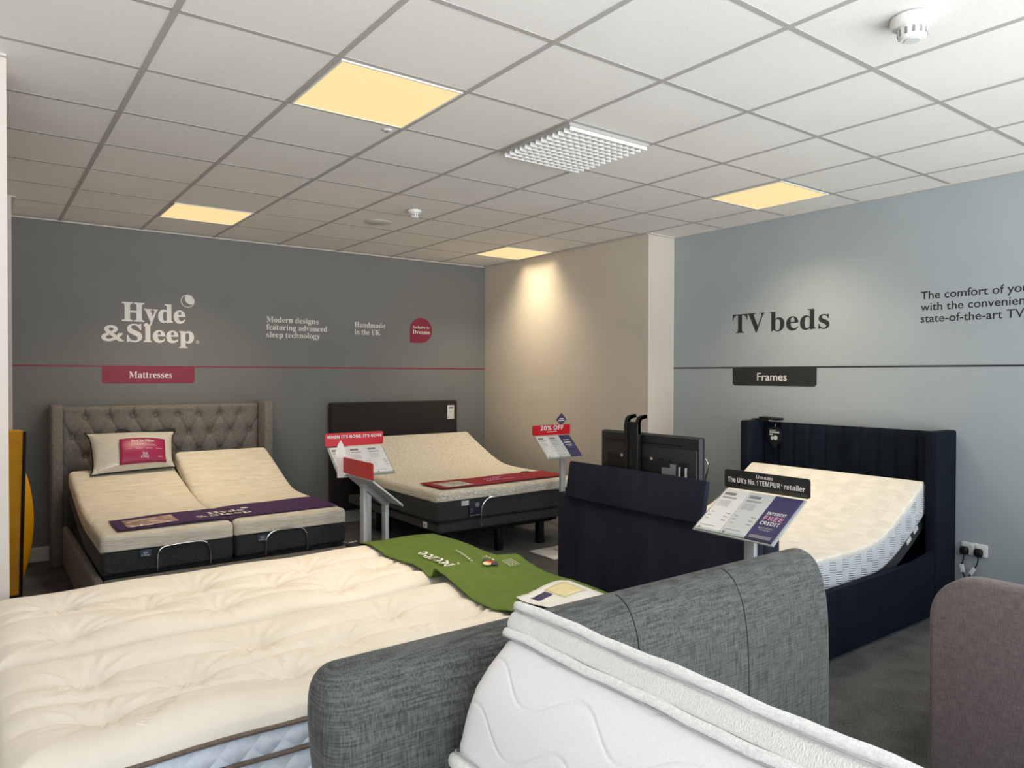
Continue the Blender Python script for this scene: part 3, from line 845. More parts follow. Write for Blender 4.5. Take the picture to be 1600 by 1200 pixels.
# slatted deck with raised head: dark board under the mattress
pb3 = smooth_path([(2.66, .535), (3.2, .535), (3.55, .535), (3.78, .56), (4.06, .70), (4.33, .868)], 3)
bd = MB(); slab(bd, pb3, -.55, .69, .206, .29, .02, alongX, .008, .01); 
bo = bd.build('tilting_deck', 'base_dark', t, ang=60)
for x, z in ((4.155, .49), (4.245, .548)):
    MB().obox((x, -.551, z), (.06, .006, .03), Matrix.Rotation(-.54, 3, 'Y'), .002).build('rating_label', 'sign_white', bo)
m = thing('mattress', 'ivory mattress with raised head on the navy television bed', 'mattress', (2.66, .07, .33))
slab(MB(), pb3, -.574, .714, 0, .032, .045, alongX, .03, .002).build('top_panel', 'knit_dot', m, ang=60)
slab(MB(), pb3, -.574, .714, .03, .2, .04, alongX, .006, .03, bulge=.003).build('border', 'knit_side', m, ang=60)
# television
t = thing('television', 'black television seen from behind, risen out of navy footboard', 'television', (2.53, .12, .82))
b = MB().rbox(2.515, 2.535, -.253, .502, .76, 1.199, .008, 3).build('screen', 'slot', t)
f = MB()
V = []
c = ((-.253, .502), (.762, 1.197)); ins = .075
a0 = [(2.515, y, z) for y, z in ((c[0][0], c[1][0]), (c[0][1], c[1][0]), (c[0][1], c[1][1]), (c[0][0], c[1][1]))]
a1 = [(2.497, y, z) for y, z in ((c[0][0]+.01, c[1][0]), (c[0][1]-.01, c[1][0]), (c[0][1]-.01, c[1][1]-.008), (c[0][0]+.01, c[1][1]-.008))]
f.add(a0+a1, [(4, 5, 6, 7), (0, 1, 5, 4), (1, 2, 6, 5), (2, 3, 7, 6), (3, 0, 4, 7)])
f.rbox(2.486, 2.5, -.235, .485, .77, 1.13, .012, 2)
bk = f.build('back_cover', 'tv_plastic', t)
MB().box(2.4945, 2.4975, -.13, .452, 1.142, 1.150).build('vent_slot', 'slot', bk, False)
MB().rbox(2.482, 2.487, -.07, .43, .79, 1.07, .004, 2).build('recess_panel', 'dark_plastic', bk)
for y in (.305, .075): MB().lathe([(.001, 0), (.011, 0), (.011, .006), (.008, .008), (.001, .008)], (2.482, y, 1.06), 16, Matrix.Rotation(-PI/2, 3, 'Y')).build('mounting_bolt', 'chrome', bk)
st = MB().plate([(.02, .845), (.02, .89), (-.06, .89), (-.06, .92), (-.105, .92), (-.105, .845)][::-1], (2.4815, 0, 0), (0, 1, 0), (0, 0, 1), .001)
st = MB(); st.box(2.4805, 2.4822, -.10, .0, .985, 1.022); st.box(2.4805, 2.4822, -.10, -.06, 1.022, 1.045)
st.build('rating_label', 'print_grey', bk, False)
MB().rbox(2.4795, 2.4865, -.188, -.118, .85, 1.06, .004, 2).build('socket_recess', 'slot', bk)
for y in (-.132, -.175): MB().tube([(2.474, y, 1.035), (2.470, y-.002, 1.0), (2.474, y-.004, .93), (2.474, y-.004, .88)], .006, 8).build('cable_plug', 'grey_plastic', bk)
# box on the headboard, hanging tag
t = thing('control_box', 'flat black control box lying on top of the navy headboard', 'control box', (4.5, .78, 1.177))
MB().obox((4.46, .64, 1.192), (.10, .16, .018), Matrix.Rotation(.05, 3, 'X'), .005).build('case', 'dark_plastic', t)
MB().obox((4.44, .755, 1.184), (.07, .06, .008), Matrix.Rotation(-.03, 3, 'X'), .003).build('bracket', 'slot', t)
t = thing('hanging_tag', 'black pick-shaped swing tag hanging on the navy headboard', 'tag', (4.455, .61, 1.05))
P = []
for k in range(40):
    a_ = 2*PI*k/40; x = .068*cos(a_); z = sin(a_)
    z = .055*z if z > 0 else .105*z*(1-.0*abs(cos(a_)))
    P.append((x*(1 if sin(a_) > 0 else (1-.45*abs(sin(a_))**2)), z))
ty = .60
MB().plate(P, (4.448, ty, 1.075), (0, -1, 0), (0, 0, 1), .004).build('card', 'sign_black', t)
f = MB()
for w, z, h in ((.055, 1.098, .006), (.085, 1.080, .012), (.03, 1.063, .010)): f.box(4.4425, 4.4435, ty+.042-w, ty+.042, z, z+h)
f.lathe([(.001, 0), (.014, .0005), (.001, .001)], (4.443, ty+.018, 1.04), 16, Matrix.Rotation(-PI/2, 3, 'Y')); f.lathe([(.001, 0), (.018, .0005), (.001, .001)], (4.443, ty-.012, 1.045), 16, Matrix.Rotation(-PI/2, 3, 'Y')); f.box(4.4425, 4.4435, ty-.01, ty+.02, 1.036, 1.046)
f.build('print', 'sign_grey', t, False)
MB().tube([(4.45, ty, 1.128), (4.453, ty-.006, 1.15)], .0015, 6).build('string', 'sign_grey', t)

# chrome leaflet rack beyond the television
t = thing('leaflet_rack', 'small chrome wire leaflet rack partly hidden behind the television', 'leaflet rack', (4.3, 1.2, 0))
P = smooth_path([(1.17, 0), (1.165, .62), (1.115, .79), (1.14, .835), (1.2, .842), (1.30, .84), (1.34, .80), (1.34, .6), (1.34, 0)], 3)
MB().tube([(4.3, a, b) for a, b in P], .009, 10).build('frame', 'chrome', t)
MB().tube([(4.3, 1.16, .3), (4.3, 1.34, .3)], .007, 8).build('cross_bar', 'chrome', t)
MB().rbox(4.22, 4.38, 1.12, 1.38, 0, .012, .004, 2).build('foot', 'chrome', t)
MB().rbox(4.305, 4.315, 1.16, 1.33, .55, .8, .003, 2).build('leaflet', 'picture_grey', t)

# ================================================================== SIGN STANDS
def bars(f, x0, x1, p, ux, uy, ys, h=.0025):
    for y in ys:
        a = p+ux*x0+uy*y; b = p+ux*x1+uy*y; f.add([a, b, b+uy*h, a+uy*h], [(0, 1, 2, 3)])
def sign_stand(loc, rz, label, h0, head_mat, hh, kinds, headtext, post_x=0.0, drop=.19, run=.20, extra=None, wid=.42, twin=False):
    """reader stands at -y looking along +y"""
    t = thing('sign_stand', label, 'sign stand', loc, rz, 'price sign stands between the beds')
    W = wid/2
    hd = MB().plate(rrect(-W, W, 0, hh, .012, 4), (0, .006, h0), (1, 0, 0), (0, 0, 1), .006).build('header', head_mat, t, local=True)
    f = MB(); headtext(f)
    if f.v: f.build('lettering', 'ink_white', hd, False, local=True)
    if head_mat != 'red': MB().box(-W*.96, W*.96, -.0055, -.0015, h0+.0, h0+.02).build('header_clip', 'acrylic', t, False, local=True)
    o = Vector((0, -.004, h0-.004)); dn = Vector((0, -run, -drop)); L = dn.length; d = dn.normalized(); ux = Vector((1, 0, 0)); n = ux.cross(-d).normalized()
    tr = Matrix((ux, -d, n)).transposed()
    W2 = W*.90
    MB().obox(o+dn/2-n*.006, (2*W2+.02, L, .008), tr, .002).build('display_board', 'alu', t, local=True)
    MB().obox(o+dn+n*.006-d*.004, (2*W2, .004, .02), tr).build('board_lip', 'acrylic', t, False, local=True)
    lw = 2*W2/3
    for k, kd in enumerate(kinds):
        cx = -W2+lw*(k+.5)
        lf = MB().obox(o+dn/2+ux*cx+n*.001, (lw-.002, L-.012, .003), tr).build('leaflet', kd, t, False, local=True)
        f = MB(); p = o+dn+ux*(cx-lw/2)+n*.0035; uy = -d
        if kd == 'sign_navy':
            if headtext.__name__ == 'ht_c':
                q = p+uy*.0
                text(f, bold('INTEREST'), q+ux*.018+uy*.158, ux, uy, .088, .017)
                text(f, bold('CREDIT'), q+ux*.018+uy*.098, ux, uy, .088, .020)
                g2 = MB(); text(g2, bold('FREE'), q+ux*.018+uy*.126, ux, uy, .088, .024); g2.build('lettering', 'ink_pink', lf, False, local=True)
                text(f, 'Spread the love -', q+ux*.026+uy*.077, ux, uy, .07, .007); text(f, 'and the cost', q+ux*.036+uy*.065, ux, uy, .05, .007)
                bars(f, .012, .112, p, ux, uy, (.02, .026, .032), .0015)
            else:
                bars(f, .02, .09, p, ux, uy, (.19, .165, .158, .135), .006); bars(f, .04, .075, p, ux, uy, (.12,), .004)
            f.build('lettering', 'ink_white', lf, False, local=True)
        else:
            f.add([p+ux*.012+uy*(L-.045), p+ux*.07+uy*(L-.045), p+ux*.07+uy*(L-.028), p+ux*.012+uy*(L-.028)], [(0, 1, 2, 3)])
            bars(f, .012, .085, p, ux, uy, (L-.06, L-.066), .003); bars(f, .012, .075, p, ux, uy, [L-.085-.008*i for i in range(5)], .0015)
            for i in range(3):
                bars(f, .012, .03, p, ux, uy, (.075+.022*i,), .003); bars(f, lw-.035, lw-.012, p, ux, uy, (.078+.022*i,), .004)
            bars(f, .012, .09, p, ux, uy, (.035,), .0025); bars(f, .014, .024, p, ux, uy, [.012+.003*i for i in range(4)], .003)
            f.build('print', 'print_grey', lf, False, local=True)
    # two uprights joined by a sloping bar under the board
    y1, y2 = -.035, -run+.02
    z1 = h0-.004+y1*drop/run-.02; z2 = h0-.004+y2*drop/run-.02
    if twin: MB().rbox(post_x-.025, post_x+.025, y1-.013, y1+.013, .01, z1-.008, .003, 2).build('post', 'alu', t, local=True)
    else:
        y2 = -run*.42; y1 = -.01; z2 = h0-.004+y2*drop/run-.02
    f = MB().rbox(post_x-.025, post_x+.025, y2-.013, y2+.013, .01, z2-.008, .003, 2); f.build('post', 'alu', t, local=True)
    mid = Vector((post_x, (y1+y2)/2, (z1+z2)/2-.008))
    MB().obox(mid, (.052, abs(y1-y2)*L/run+.03, .034), tr, .006).build('top_bar', 'alu', t, local=True)
    MB().lathe([(.001, 0), (.008, 0), (.008, .02), (.006, .022), (.001, .022)], (post_x+.02, y1-.0, z1-.09), 14, Matrix.Rotation(PI/2, 3, 'Y')).build('clamp_knob', 'white_plastic', t, local=True)
    MB().rbox(-.17, .17, -.24, .10, 0, .012, .004, 2).build('base_plate', 'sign_white', t, local=True)
    if extra: extra(t, h0)
    return t
Rl, Ul = (1, 0, 0), (0, 0, 1)
def ht_a(f): text(f, bold("WHEN IT'S GONE, IT'S GONE"), (0, -.002, 1.104), Rl, Ul, .395, .019, .012, 'c')
def ht_b(f):
    text(f, bold('20') , (-.127, -.002, 1.054), Rl, Ul, .072, .037, .01); text(f, '%', (-.052, -.002, 1.054), Rl, Ul, .048, .037, .02); text(f, bold('OFF'), (.018, -.002, 1.054), Rl, Ul, .112, .037, .01)
    for k in range(9): f.box(-.055+.0125*k, -.046+.0125*k, -.002, -.0015, 1.036, 1.043)
def ht_c(f):
    text(f, serif('Dreams'), (-.045, -.002, 1.079), Rl, Ul, .085, .016)
    text(f, bold('The UK\u2019s No.'), (-.19, -.002, 1.049), Rl, Ul, .142, .021); text(f, bold('1'), (-.040, -.002, 1.049), Rl, Ul, .007, .021); text(f, bold('TEMPUR'), (-.027, -.002, 1.049), Rl, Ul, .103, .021); text(f, '\u00ae', (.079, -.002, 1.061), Rl, Ul, .008, .008); text(f, bold('retailer'), (.094, -.002, 1.049), Rl, Ul, .096, .021)
def ht_d(f): pass
sign_stand((1.49, 1.83, 0), 0, 'red-headed sign facing us between the two back beds, three white leaflets', 1.052, 'red', .088, ('sign_white',)*3, ht_a, post_x=.05, drop=.172)
def diamond(t, h0):
    d = MB().plate([(-.058, 0), (0, -.058), (.058, 0), (0, .058)], (.115, .009, h0+.088+.04), (1, 0, 0), (0, 0, 1), .003).build('diamond_topper', 'sign_navy', t, local=True)
    f = MB()
    for x, w, z in ((.09, .05, .142), (.08, .07, .126)): f.box(x, x+w, .0045, .006, 1.0+z, 1.0+z+.010)
    f.build('lettering', 'ink_white', d, False, local=True)
sign_stand((3.435, 2.10, 0), 0, 'red-headed twenty per cent off sign with navy diamond on top', 1.012, 'red', .086, ('sign_white', 'sign_grey', 'sign_navy'), ht_b, extra=diamond, post_x=.055, run=.185, drop=.175)
sign_stand((2.18, -.855, 0), -PI/2, 'black-headed sign at the corner of the navy television bed', 1.022, 'sign_black', .082, ('sign_white', 'sign_grey', 'sign_navy'), ht_c, run=.235, drop=.155)
def arrow(t, h0):
    P = [(-.022, 0), (.022, 0), (.024, .12), (.036, .135), (.033, .165), (.018, .205), (.0, .235), (-.018, .205), (-.033, .165), (-.036, .135), (-.024, .12)]
    MB().plate(P, (.213, .022, h0-.03), (0, 1, 0), (0, 0, 1), .003).build('pointed_card', 'sign_white', t, local=True)
sign_stand((1.30, 1.36, 0), PI/2, 'sign stand turned away, plain red back and grey twin posts', .912, 'red', .098, ('sign_white',)*3, ht_d, post_x=0.0, drop=.165, run=.20, extra=arrow, twin=True)

# ================================================================== CREAM BED in the foreground
t = thing('divan_base', 'dark divan base under the two cream mattresses', 'bed base', (.45, -.05, 0))
MB().rbox(-.50, 1.40, -.84, -.085, .06, .33, .012, 2).rbox(-.50, 1.40, -.075, .69, .06, .33, .012, 2).build('base', 'base_dark', t)
for x in (-.42, 1.32):
    for y in (-.76, .6): MB().lathe([(.001, 0), (.022, 0), (.026, .06), (.001, .062)], (x, y, 0), 16).build('leg', 'dark_plastic', t)
def cream_mattress(y0, y1, tufts, label, seed, letters):
    t = thing('mattress', label, 'mattress', (.45, (y0+y1)/2, .33), 0, 'pair of cream tufted mattresses')
    x0, x1 = -.53, 1.42; zp = .618
    def hz(x, y):
        h = .066
        e = min(x-x0, x1-x, y-y0, y1-y)
        R = .13
        if e < R: h *= sqrt(max(0, 1-(1-e/R)**2))
        for a, b in tufts:
            d2 = (x-a)**2+(y-b)**2
            if d2 < .16:
                d = sqrt(d2); an = math.atan2(y-b, x-a)
                h -= .044*exp(-(d/.040)**2)+.034*exp(-(d/.135)**2)
                h += (.0050*sin(an*12+seed+a*9+d*14)+.0030*sin(an*21+a*5-d*20))*exp(-((d-.080)/.055)**2)*min(1, e/.06)
        # soft trough from tuft to tuft along the length
        for b in set(round(q[1], 2) for q in tufts):
            h -= .013*exp(-((y-b+.012*sin(x*6.6+b*20))/.022)**2)*min(1, max(0, e/.1))
        h += .006*sin(x*5.3+seed)*sin(y*9+seed)*min(1, max(0, e/.1))
        return zp+max(h, .0)
    top = MB().grid(190, 84, lambda u, v: (x0+(x1-x0)*u, y0+(y1-y0)*v, hz(x0+(x1-x0)*u, y0+(y1-y0)*v))).build('top_panel', 'cream', t, ang=80)
    for a, b in tufts:
        MB().lathe([(.001, .012), (.008, .010), (.014, .003), (.014, -.002), (.001, -.004)], (a, b, hz(a, b)), 12).build('tuft', 'cream', top)
    slab(MB(), [(x0+.004, zp-.012), (x1-.004, zp-.012)], y0+.004, y1-.004, 0, .066, .03, alongX, .004, .004, bulge=.004).build('pillow_border', 'border', t, ang=60)
    slab(MB(), [(x0+.004, zp-.078), (x1-.004, zp-.078)], y0+.004, y1-.004, 0, .206, .03, alongX, .004, .02, bulge=.008).build('border', 'border', t, ang=60)
    for z in (zp-.004, zp-.078):
        P = [(x, y, z+.004*sin(x*14+seed)) for x, y in rrect(x0-.003, x1+.003, y0-.003, y1+.003, .04, 5)]
        Q = []
        for a, b in zip(P, P[1:]+P[:1]):
            k = max(1, int(((a[0]-b[0])**2+(a[1]-b[1])**2)**.5/.05))
            for i in range(k):
                x = a[0]+(b[0]-a[0])*i/k; y = a[1]+(b[1]-a[1])*i/k; Q.append((x, y, z+.003*sin(x*13+seed+y*7)))
        MB().tube(Q, .0065, 8, True).build('piping', 'piping_brown', t)
    for s, p, r_, u_, w, c in letters:
        f = MB(); text(f, s, (0, 0, 0), r_, u_, w, c)
        x, y = p
        f.v = [(a+x, b+y, hz(a+x, b+y)+.0015) for a, b, _ in f.v]
        f.build('woven_lettering', plain('cream_satin_stitch', (248, 240, 228), .5, var=2), top, False)
    return hz
c_, s_ = cos(.95), sin(.95)
hA = cream_mattress(-.060, .70, [(-.31+.475*k, .46) for k in range(4)]+[(-.05+.475*k, .315) for k in range(3)]+[(-.31+.475*k, .12) for k in range(4)],
    'far cream tufted mattress of the foreground pair', 1.1, [])
hB = cream_mattress(-.845, -.100, [(-.305+.475*k, -.32) for k in range(4)]+[(-.07+.475*k, -.47) for k in range(3)]+[(-.305+.475*k, -.612) for k in range(4)],
    'near cream tufted mattress of the foreground pair, brown piping', 2.3,
    [('REGENCY', (-.235, -.78), (cos(.85), sin(.85), 0), (-sin(.85), cos(.85), 0), .17, .026),
     ('REGENCY', (-.33, -.40), (-cos(.35), sin(.35), 0), (-sin(.35), -cos(.35), 0), .12, .022)])
# green runner over the foot end
t = thing('bed_runner', 'grass green foot runner with white lettering over the cream mattresses', 'bed runner', (1.2, -.05, .72))
def gz(x, y):
    z = (hA(x, max(y, -.07)) if y > -.08 else hB(x, min(y, -.09)))
    return z
def gsm(x, y):
    z = 0; n = 0
    for a in (-.05, 0, .05):
        for b in (-.09, -.045, 0, .045, .09):
            xx = min(max(x+a, -.5), 1.405); yy = min(max(y+b, -.83), .69); z += gz(xx, yy); n += 1
    return max(z/n+.004, gz(min(max(x,-.5),1.405), min(max(y,-.83),.69))-.008)
def green(u, v):
    y = .725-1.50*v; x0 = .985+.02*sin(v*6); x1 = 1.425+.01*sin(v*9)
    x = x0+(x1-x0)*u
    z = gsm(x, y)+.014+.003*(1+sin(y*14+x*6))+(.046*exp(-((y+.085)/(.022 if y > -.085 else .12))**2))
    if y > .69: z -= (y-.69)*1.2
    return (x, y, max(z, .635))
gr = MB().grid(40, 190, green).build('cloth', 'green_cloth', t, thick=.004)
def gput(f): f.v = [(a, b, green(min(1, max(0, (a-.99)/.43)), (.725-b)/1.5)[2]+.0105) for a, b, _ in f.v]; return f
f = MB(); text(f, serif('peezee'), (1.15, .0, 0), (0, 1, 0), (-1, 0, 0), .285, .066)
gput(f).build('lettering', 'ink_white', gr, False)
f = MB()
for k in range(16):
    a_ = k/15; f.box(1.245-.02*sin(PI*a_), 1.255-.02*sin(PI*a_), -.14+.30*a_, -.128+.30*a_, 0, 0.001)
gput(f).build('lettering', 'ink_white', gr, False)
for nm, mt, P in (('crest_print', 'gold', (1.205, -.155, .02)), ('crest_print', 'red', (1.222, -.15, .016)), ('crest_print', 'sign_navy', (1.232, -.17, .016)), ('crest_print', 'print_dark', (1.21, -.13, .014))):
    f = MB().lathe([(.001, 0), (P[2], 0), (P[2], .001), (.001, .001)], (P[0], P[1], 0), 14); gput(f).build(nm, mt, gr, False)
f = MB()
for k in range(5): f.box(1.275+.012*k, 1.279+.012*k, -.23, -.16, 0, .0005)
gput(f).build('lettering', 'ink_white', gr, False)
cd = MB().grid(14, 12, lambda u, v: (1.10+.27*u, -.50-.24*v, green((1.10+.27*u-.99)/.43, (.725+.50+.24*v)/1.5)[2]+.008)).build('care_card', 'sign_white', gr, thick=.002)
MB().grid(4, 4, lambda u, v: (1.14+.07*u, -.54-.05*v, green((1.14+.07*u-.99)/.43, (.725+.54+.05*v)/1.5)[2]+.0115)).build('print', 'sign_navy', cd, thick=.0008)
MB().grid(6, 6, lambda u, v: (1.215+.11*u, -.53-.13*v, green((1.215+.11*u-.99)/.43, (.725+.53+.13*v)/1.5)[2]+.0115)).build('print', 'gold', cd, thick=.0008)
t = thing('remote_handset', 'small black handset at the far corner of the cream mattress', 'remote', (.955, .64, .70))
MB().obox((.948, .655, hA(.948, .655)+.014), (.07, .045, .022), Matrix.Rotation(.3, 3, 'Z'), .009).build('case', 'dark_plastic', t)
f = MB()
for k in range(3): f.obox((.93+.018*k, .65+.006*k, hA(.948, .655)+.0255), (.009, .012, .003), Matrix.Rotation(.3, 3, 'Z'))
f.build('buttons', 'grey_plastic', t, False)

# ================================================================== GREY SLEIGH BED and WHITE MATTRESS
t = thing('sleigh_bed', 'grey woven sleigh bed with rolled top board in the foreground', 'bed', (.8, -2.4, 0))
prof = smooth_path([(-1.505, .02), (-1.505, .40), (-1.505, .68), (-1.497, .84), (-1.465, .945), (-1.41, .98), (-1.355, .965), (-1.328, .89), (-1.35, .79), (-1.385, .70), (-1.395, .55), (-1.395, .3), (-1.395, .02)], 3)
f = MB(); R = .05; SX = []
for k in range(7): SX.append((-.056+R*(1-cos(PI/2*k/6)), R*(1-sin(PI/2*k/6))))
for k in range(1, 30): SX.append((-.056+R+(1.60+.056-2*R)*k/30, 0))
for k in range(6, -1, -1): SX.append((1.60-R*(1-cos(PI/2*k/6)), R*(1-sin(PI/2*k/6))))
NP = len(prof)
V = []
for x, ins in SX:
    for i, p in enumerate(prof):
        a = prof[max(0, i-1)]; b = prof[min(NP-1, i+1)]; tx, tz = b[0]-a[0], b[1]-a[1]; l = sqrt(tx*tx+tz*tz) or 1
        nx, nz = tz/l, -tx/l          # inward: right of travel
        V.append((x, p[0]+nx*ins, max(.02, p[1]+nz*ins)))
F = []
for i in range(len(SX)-1):
    for k in range(NP): F.append((i*NP+k, i*NP+(k+1) % NP, (i+1)*NP+(k+1) % NP, (i+1)*NP+k))
F += [tuple(range(NP)), tuple((len(SX)-1)*NP+k for k in range(NP))]
f.add(V, F).build('rolled_board', 'grey_linen', t, ang=70)
for x in (.735, 1.155):
    MB().tube([(x+.0, p[0]-.0005 if p[1] < .9 else p[0], p[1]+.0006) for p in prof if p[0] < -1.36 and p[1] > .3 and p[0] < -1.40], .0016, 6).build('seam', 'seam_thread', t)
for x in (.03, 1.56):
    MB().rbox(x-.03, x+.03, -3.45, -1.51, .08, .30, .012, 3).build('side_rail', 'grey_linen', t)
MB().rbox(0, 1.59, -3.53, -3.45, .06, .36, .015, 3).build('foot_rail', 'grey_linen', t)
for x in (.06, 1.53): MB().rbox(x-.03, x+.03, -3.51, -3.47, 0, .07, .004, 2).build('leg', 'dark_plastic', t)
MB().box(.06, 1.53, -3.45, -1.515, .12, .16).build('slat_deck', 'dark_plastic', t, False)
# tilted support and mattress
TH = math.radians(33)
wd = Vector((cos(TH), 0, -sin(TH))); nd = Vector((sin(TH), 0, cos(TH)))
O = Vector((.312, 0, 1.068))                 # upper left edge of the mattress
def tilt(s, w, z):                           # z is measured from the top face
    return tuple(O + wd*w + nd*z + Vector((0, s, 0)))
def tilt_local(s, w, z): return (w, s, z)
def turned(name, lab, cat):
    t = thing(name, lab, cat, O); t.rotation_euler = (0, TH, 0); return t
t2 = turned('mattress', 'white wave-quilted mattress tilted on edge in the foreground', 'mattress')
ya, yz = -3.40, -1.53
pth = [(ya, 0), (yz, 0)]
WM = 1.08
slab(MB(), pth, 0, WM, .010, .052, .03, tilt_local, .012, .012).build('pillow_border', 'mesh', t2, ang=60, local=True)
slab(MB(), pth, .006, WM-.006, -.006, .02, .03, tilt_local, .016, .004).build('top_panel', 'quilt', t2, ang=60, local=True)
slab(MB(), pth, .004, WM-.004, .055, .305, .06, tilt_local, .02, .03, bulge=.02).build('border', 'quilt', t2, ang=60, local=True)
def ring(off, r):
    P = rrect(ya-off, yz+off, -off, WM+off, r, 6); Q = []
    for a, b in zip(P, P[1:]+P[:1]):
        k = max(1, int(((a[0]-b[0])**2+(a[1]-b[1])**2)**.5/.03))
        Q += [(a[0]+(b[0]-a[0])*i/k, a[1]+(b[1]-a[1])*i/k) for i in range(k)]
    return Q
def band(ta, tb, off, puff, r, name, mat):
    """binding tape: a strip from depth ta to tb that stands proud of the side by puff"""
    prof_ = [(ta, 0), (ta+.15*(tb-ta), .7), (ta+.4*(tb-ta), 1), (ta+.7*(tb-ta), .95), (ta+.92*(tb-ta), .6), (tb, 0)]
    rings = [ring(off+puff*q, r+puff*q) for _, q in prof_]; n = len(rings[0]); f = MB()
    n = min(len(q) for q in rings)
    V = []
    for (tq, q), rg in zip(prof_, rings):
        for i in range(n):
            s_, w_ = rg[i]; V.append((w_, s_, -tq+.0014*sin(s_*21+ta*90)+.0008*sin(s_*57)))
    F = [(a*n+i, a*n+(i+1) % n, (a+1)*n+(i+1) % n, (a+1)*n+i) for a in range(len(prof_)-1) for i in range(n)]
    return f.add(V, F).build(name, mat, t2, local=True, ang=70)
_r = ring
def ring(off, r, N=64):
    # the same number of points on every ring
    P = rrect(ya-off, yz+off, -off, WM+off, r, 6); Q = []
    for a, b in zip(P, P[1:]+P[:1]):
        k = N if ((a[0]-b[0])**2+(a[1]-b[1])**2)**.5 > .3 else 1
        Q += [(a[0]+(b[0]-a[0])*i/k, a[1]+(b[1]-a[1])*i/k) for i in range(k)]
    return Q
band(-.009, .009, -.002, .008, .035, 'tape_edge', 'piping_white')
band(.048, .065, -.002, .0045, .035, 'tape_edge', 'piping_white')
band(.292, .318, -.010, .014, .05, 'tape_edge', 'piping_white')
for tt, off in ((.0105, .0012), (.0665, -.001), (.2905, -.004)):
    MB().tube([(w_, s_, -tt+.0014*sin(s_*21+tt*60)) for s_, w_ in ring(off, .035 if tt < .2 else .05)], .0014, 6, True)  .build('stitching', 'stitch_grey', t2, local=True)
t3 = turned('support_board', 'black tilted board holding up the white quilted mattress', 'bed base')
MB().rbox(.07, WM-.05, ya+.05, yz-.05, -.38, -.325, .01, 2).build('board', 'black_fabric', t3, local=True)
MB().rbox(.12, .2, ya+.1, yz-.1, -.46, -.38, .008, 2).build('bearer', 'dark_plastic', t3, local=True)
lg = MB()
for s in (ya+.15, yz-.15):
    p = O+wd*.16-nd*.46
    lg = MB().rbox(p.x-.03, p.x+.03, s-.03, s+.03, .162, p.z+.02, .005, 2)
    lg.v = [tuple(Matrix.Rotation(-TH, 3, 'Y') @ (Vector(q)-O)) for q in lg.v]
    lg.build('strut', 'dark_plastic', t3, local=True)

# ================================================================== MAUVE FOOTBOARD at the right edge
t = thing('upholstered_bed', 'mauve brown bed with rounded footboard at the right edge', 'bed', (3.3, -2.3, 0))
Yf, Yn = -1.475, -2.95
P = rrect(Yn, Yf, .03, .802, .17, 12, (1, 1, 0, 0))
f = MB()
b = bmesh.new()
vs = [b.verts.new((2.30, y, z)) for y, z in P]; fc = b.faces.new(vs)
ex = bmesh.ops.extrude_face_region(b, geom=[fc]); 
for v in [q for q in ex['geom'] if isinstance(q, bmesh.types.BMVert)]: v.co.x += .085
bmesh.ops.recalc_face_normals(b, faces=b.faces)
eds = [e for e in b.edges if abs(e.verts[0].co.x-e.verts[1].co.x) < 1e-6]
bmesh.ops.bevel(b, geom=eds, offset=.02, segments=4, profile=.5, affect='EDGES')
f.bm(b); b.free(); f.build('footboard', 'mauve', t, ang=50)
for y in (Yf-.05, Yn): MB().rbox(2.385, 4.45, y, y+.045, .06, .36, .012, 2).build('side_rail', 'mauve', t)
for y in (Yf-.12, Yn+.12): MB().rbox(2.32, 2.37, y-.025, y+.025, 0, .04, .004, 2).build('leg', 'dark_plastic', t)
MB().rbox(4.45, 4.56, Yn, Yf, .03, .90, .02, 3).build('headboard', 'mauve', t)
m = thing('mattress', 'white mattress lying behind the mauve footboard', 'mattress', (3.4, -2.2, .25))
if False: pass
bpy.data.objects.remove(m)

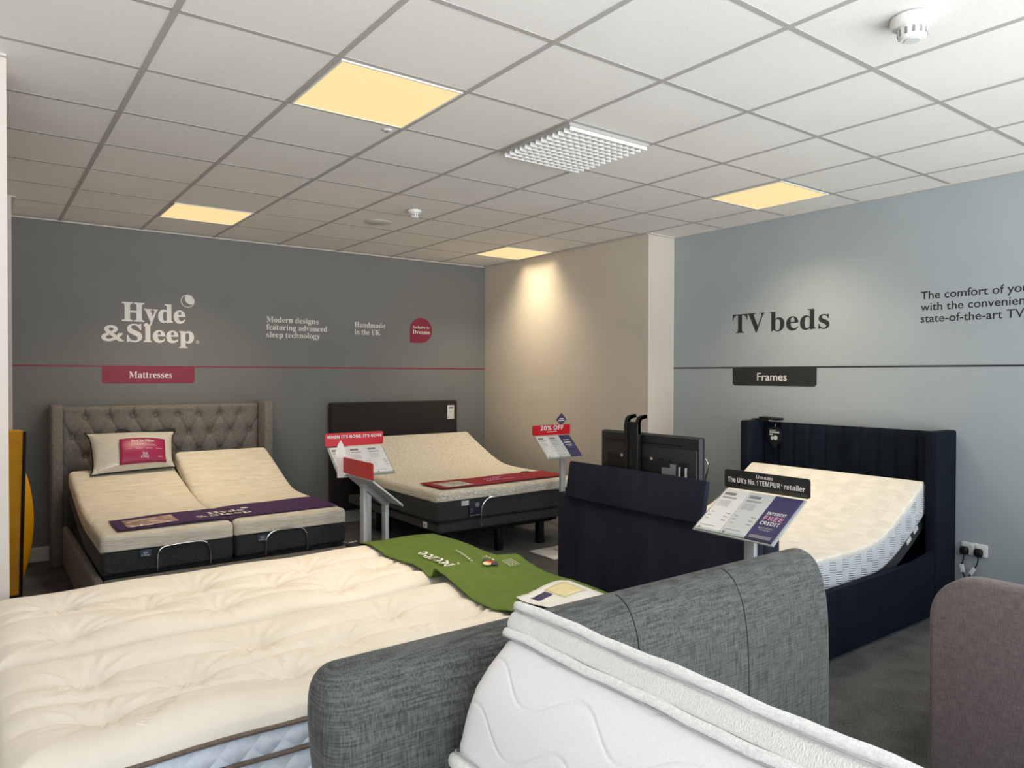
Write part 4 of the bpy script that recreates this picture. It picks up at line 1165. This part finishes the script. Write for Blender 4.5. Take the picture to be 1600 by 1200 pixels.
# ================================================================== LIGHT
w = bpy.data.worlds.new('overcast_sky'); sc.world = w; w.use_nodes = True
nt = w.node_tree; bg = nt.nodes['Background']; bg.inputs[1].default_value = 1
tc = nt.nodes.new('ShaderNodeTexCoord'); sx_ = nt.nodes.new('ShaderNodeSeparateXYZ'); nt.links.new(tc.outputs['Generated'], sx_.inputs[0])
rp = nt.nodes.new('ShaderNodeMapRange'); rp.inputs['From Min'].default_value = -.04; rp.inputs['From Max'].default_value = .04; nt.links.new(sx_.outputs[2], rp.inputs[0])
mx_ = nt.nodes.new('ShaderNodeMix'); mx_.data_type = 'RGBA'; nt.links.new(rp.outputs[0], mx_.inputs[0])
SKY, GROUND = 3.6, 9.2
mx_.inputs[6].default_value = (GROUND, GROUND*.99, GROUND*.99, 1)      # sunlit paving outside
mx_.inputs[7].default_value = (SKY*.84, SKY*.93, SKY*1.02, 1)           # overcast sky
nt.links.new(mx_.outputs[2], bg.inputs[0])
for a, b_ in WX:
    l = bpy.data.lights.new('window_portal', 'AREA'); l.shape = 'RECTANGLE'; l.size = b_-a; l.size_y = Z1-Z0; l.cycles.is_portal = True
    o = bpy.data.objects.new('window_portal', l); COL.objects.link(o); o.location = ((a+b_)/2, YF-.22, (Z0+Z1)/2); o.rotation_euler = (PI/2, 0, 0)

# ================================================================== CAMERA
F_PX, YAW, PITCH, ROLL = 1131.774, .637892637, -.0127604724, .00221852769
cam = bpy.data.cameras.new('camera'); co = bpy.data.objects.new('camera', cam); COL.objects.link(co)
cam.sensor_fit = 'HORIZONTAL'; cam.sensor_width = 36; cam.lens = F_PX*36/1600; cam.clip_start = .05
fw = Vector((sin(YAW)*cos(PITCH), cos(YAW)*cos(PITCH), sin(PITCH))); r0 = Vector((cos(YAW), -sin(YAW), 0)); u0 = r0.cross(fw)
rr_ = r0*cos(ROLL)+u0*sin(ROLL); uu_ = -r0*sin(ROLL)+u0*cos(ROLL)
mt = Matrix((rr_, uu_, -fw)).transposed().to_4x4(); mt.translation = Vector((-.5637686, -2.7166837, H-1.25005217))
co.matrix_world = mt
sc.camera = co
vs_ = sc.view_settings
vs_.view_transform = 'Standard'; vs_.look = 'None'; vs_.gamma = 1; vs_.use_curve_mapping = False; vs_.exposure = 0
sc.cycles.use_denoising = True; sc.cycles.max_bounces = 10; sc.cycles.diffuse_bounces = 6; sc.cycles.transparent_max_bounces = 16
sc.cycles.caustics_reflective = False; sc.cycles.caustics_refractive = False; sc.cycles.sample_clamp_indirect = 6
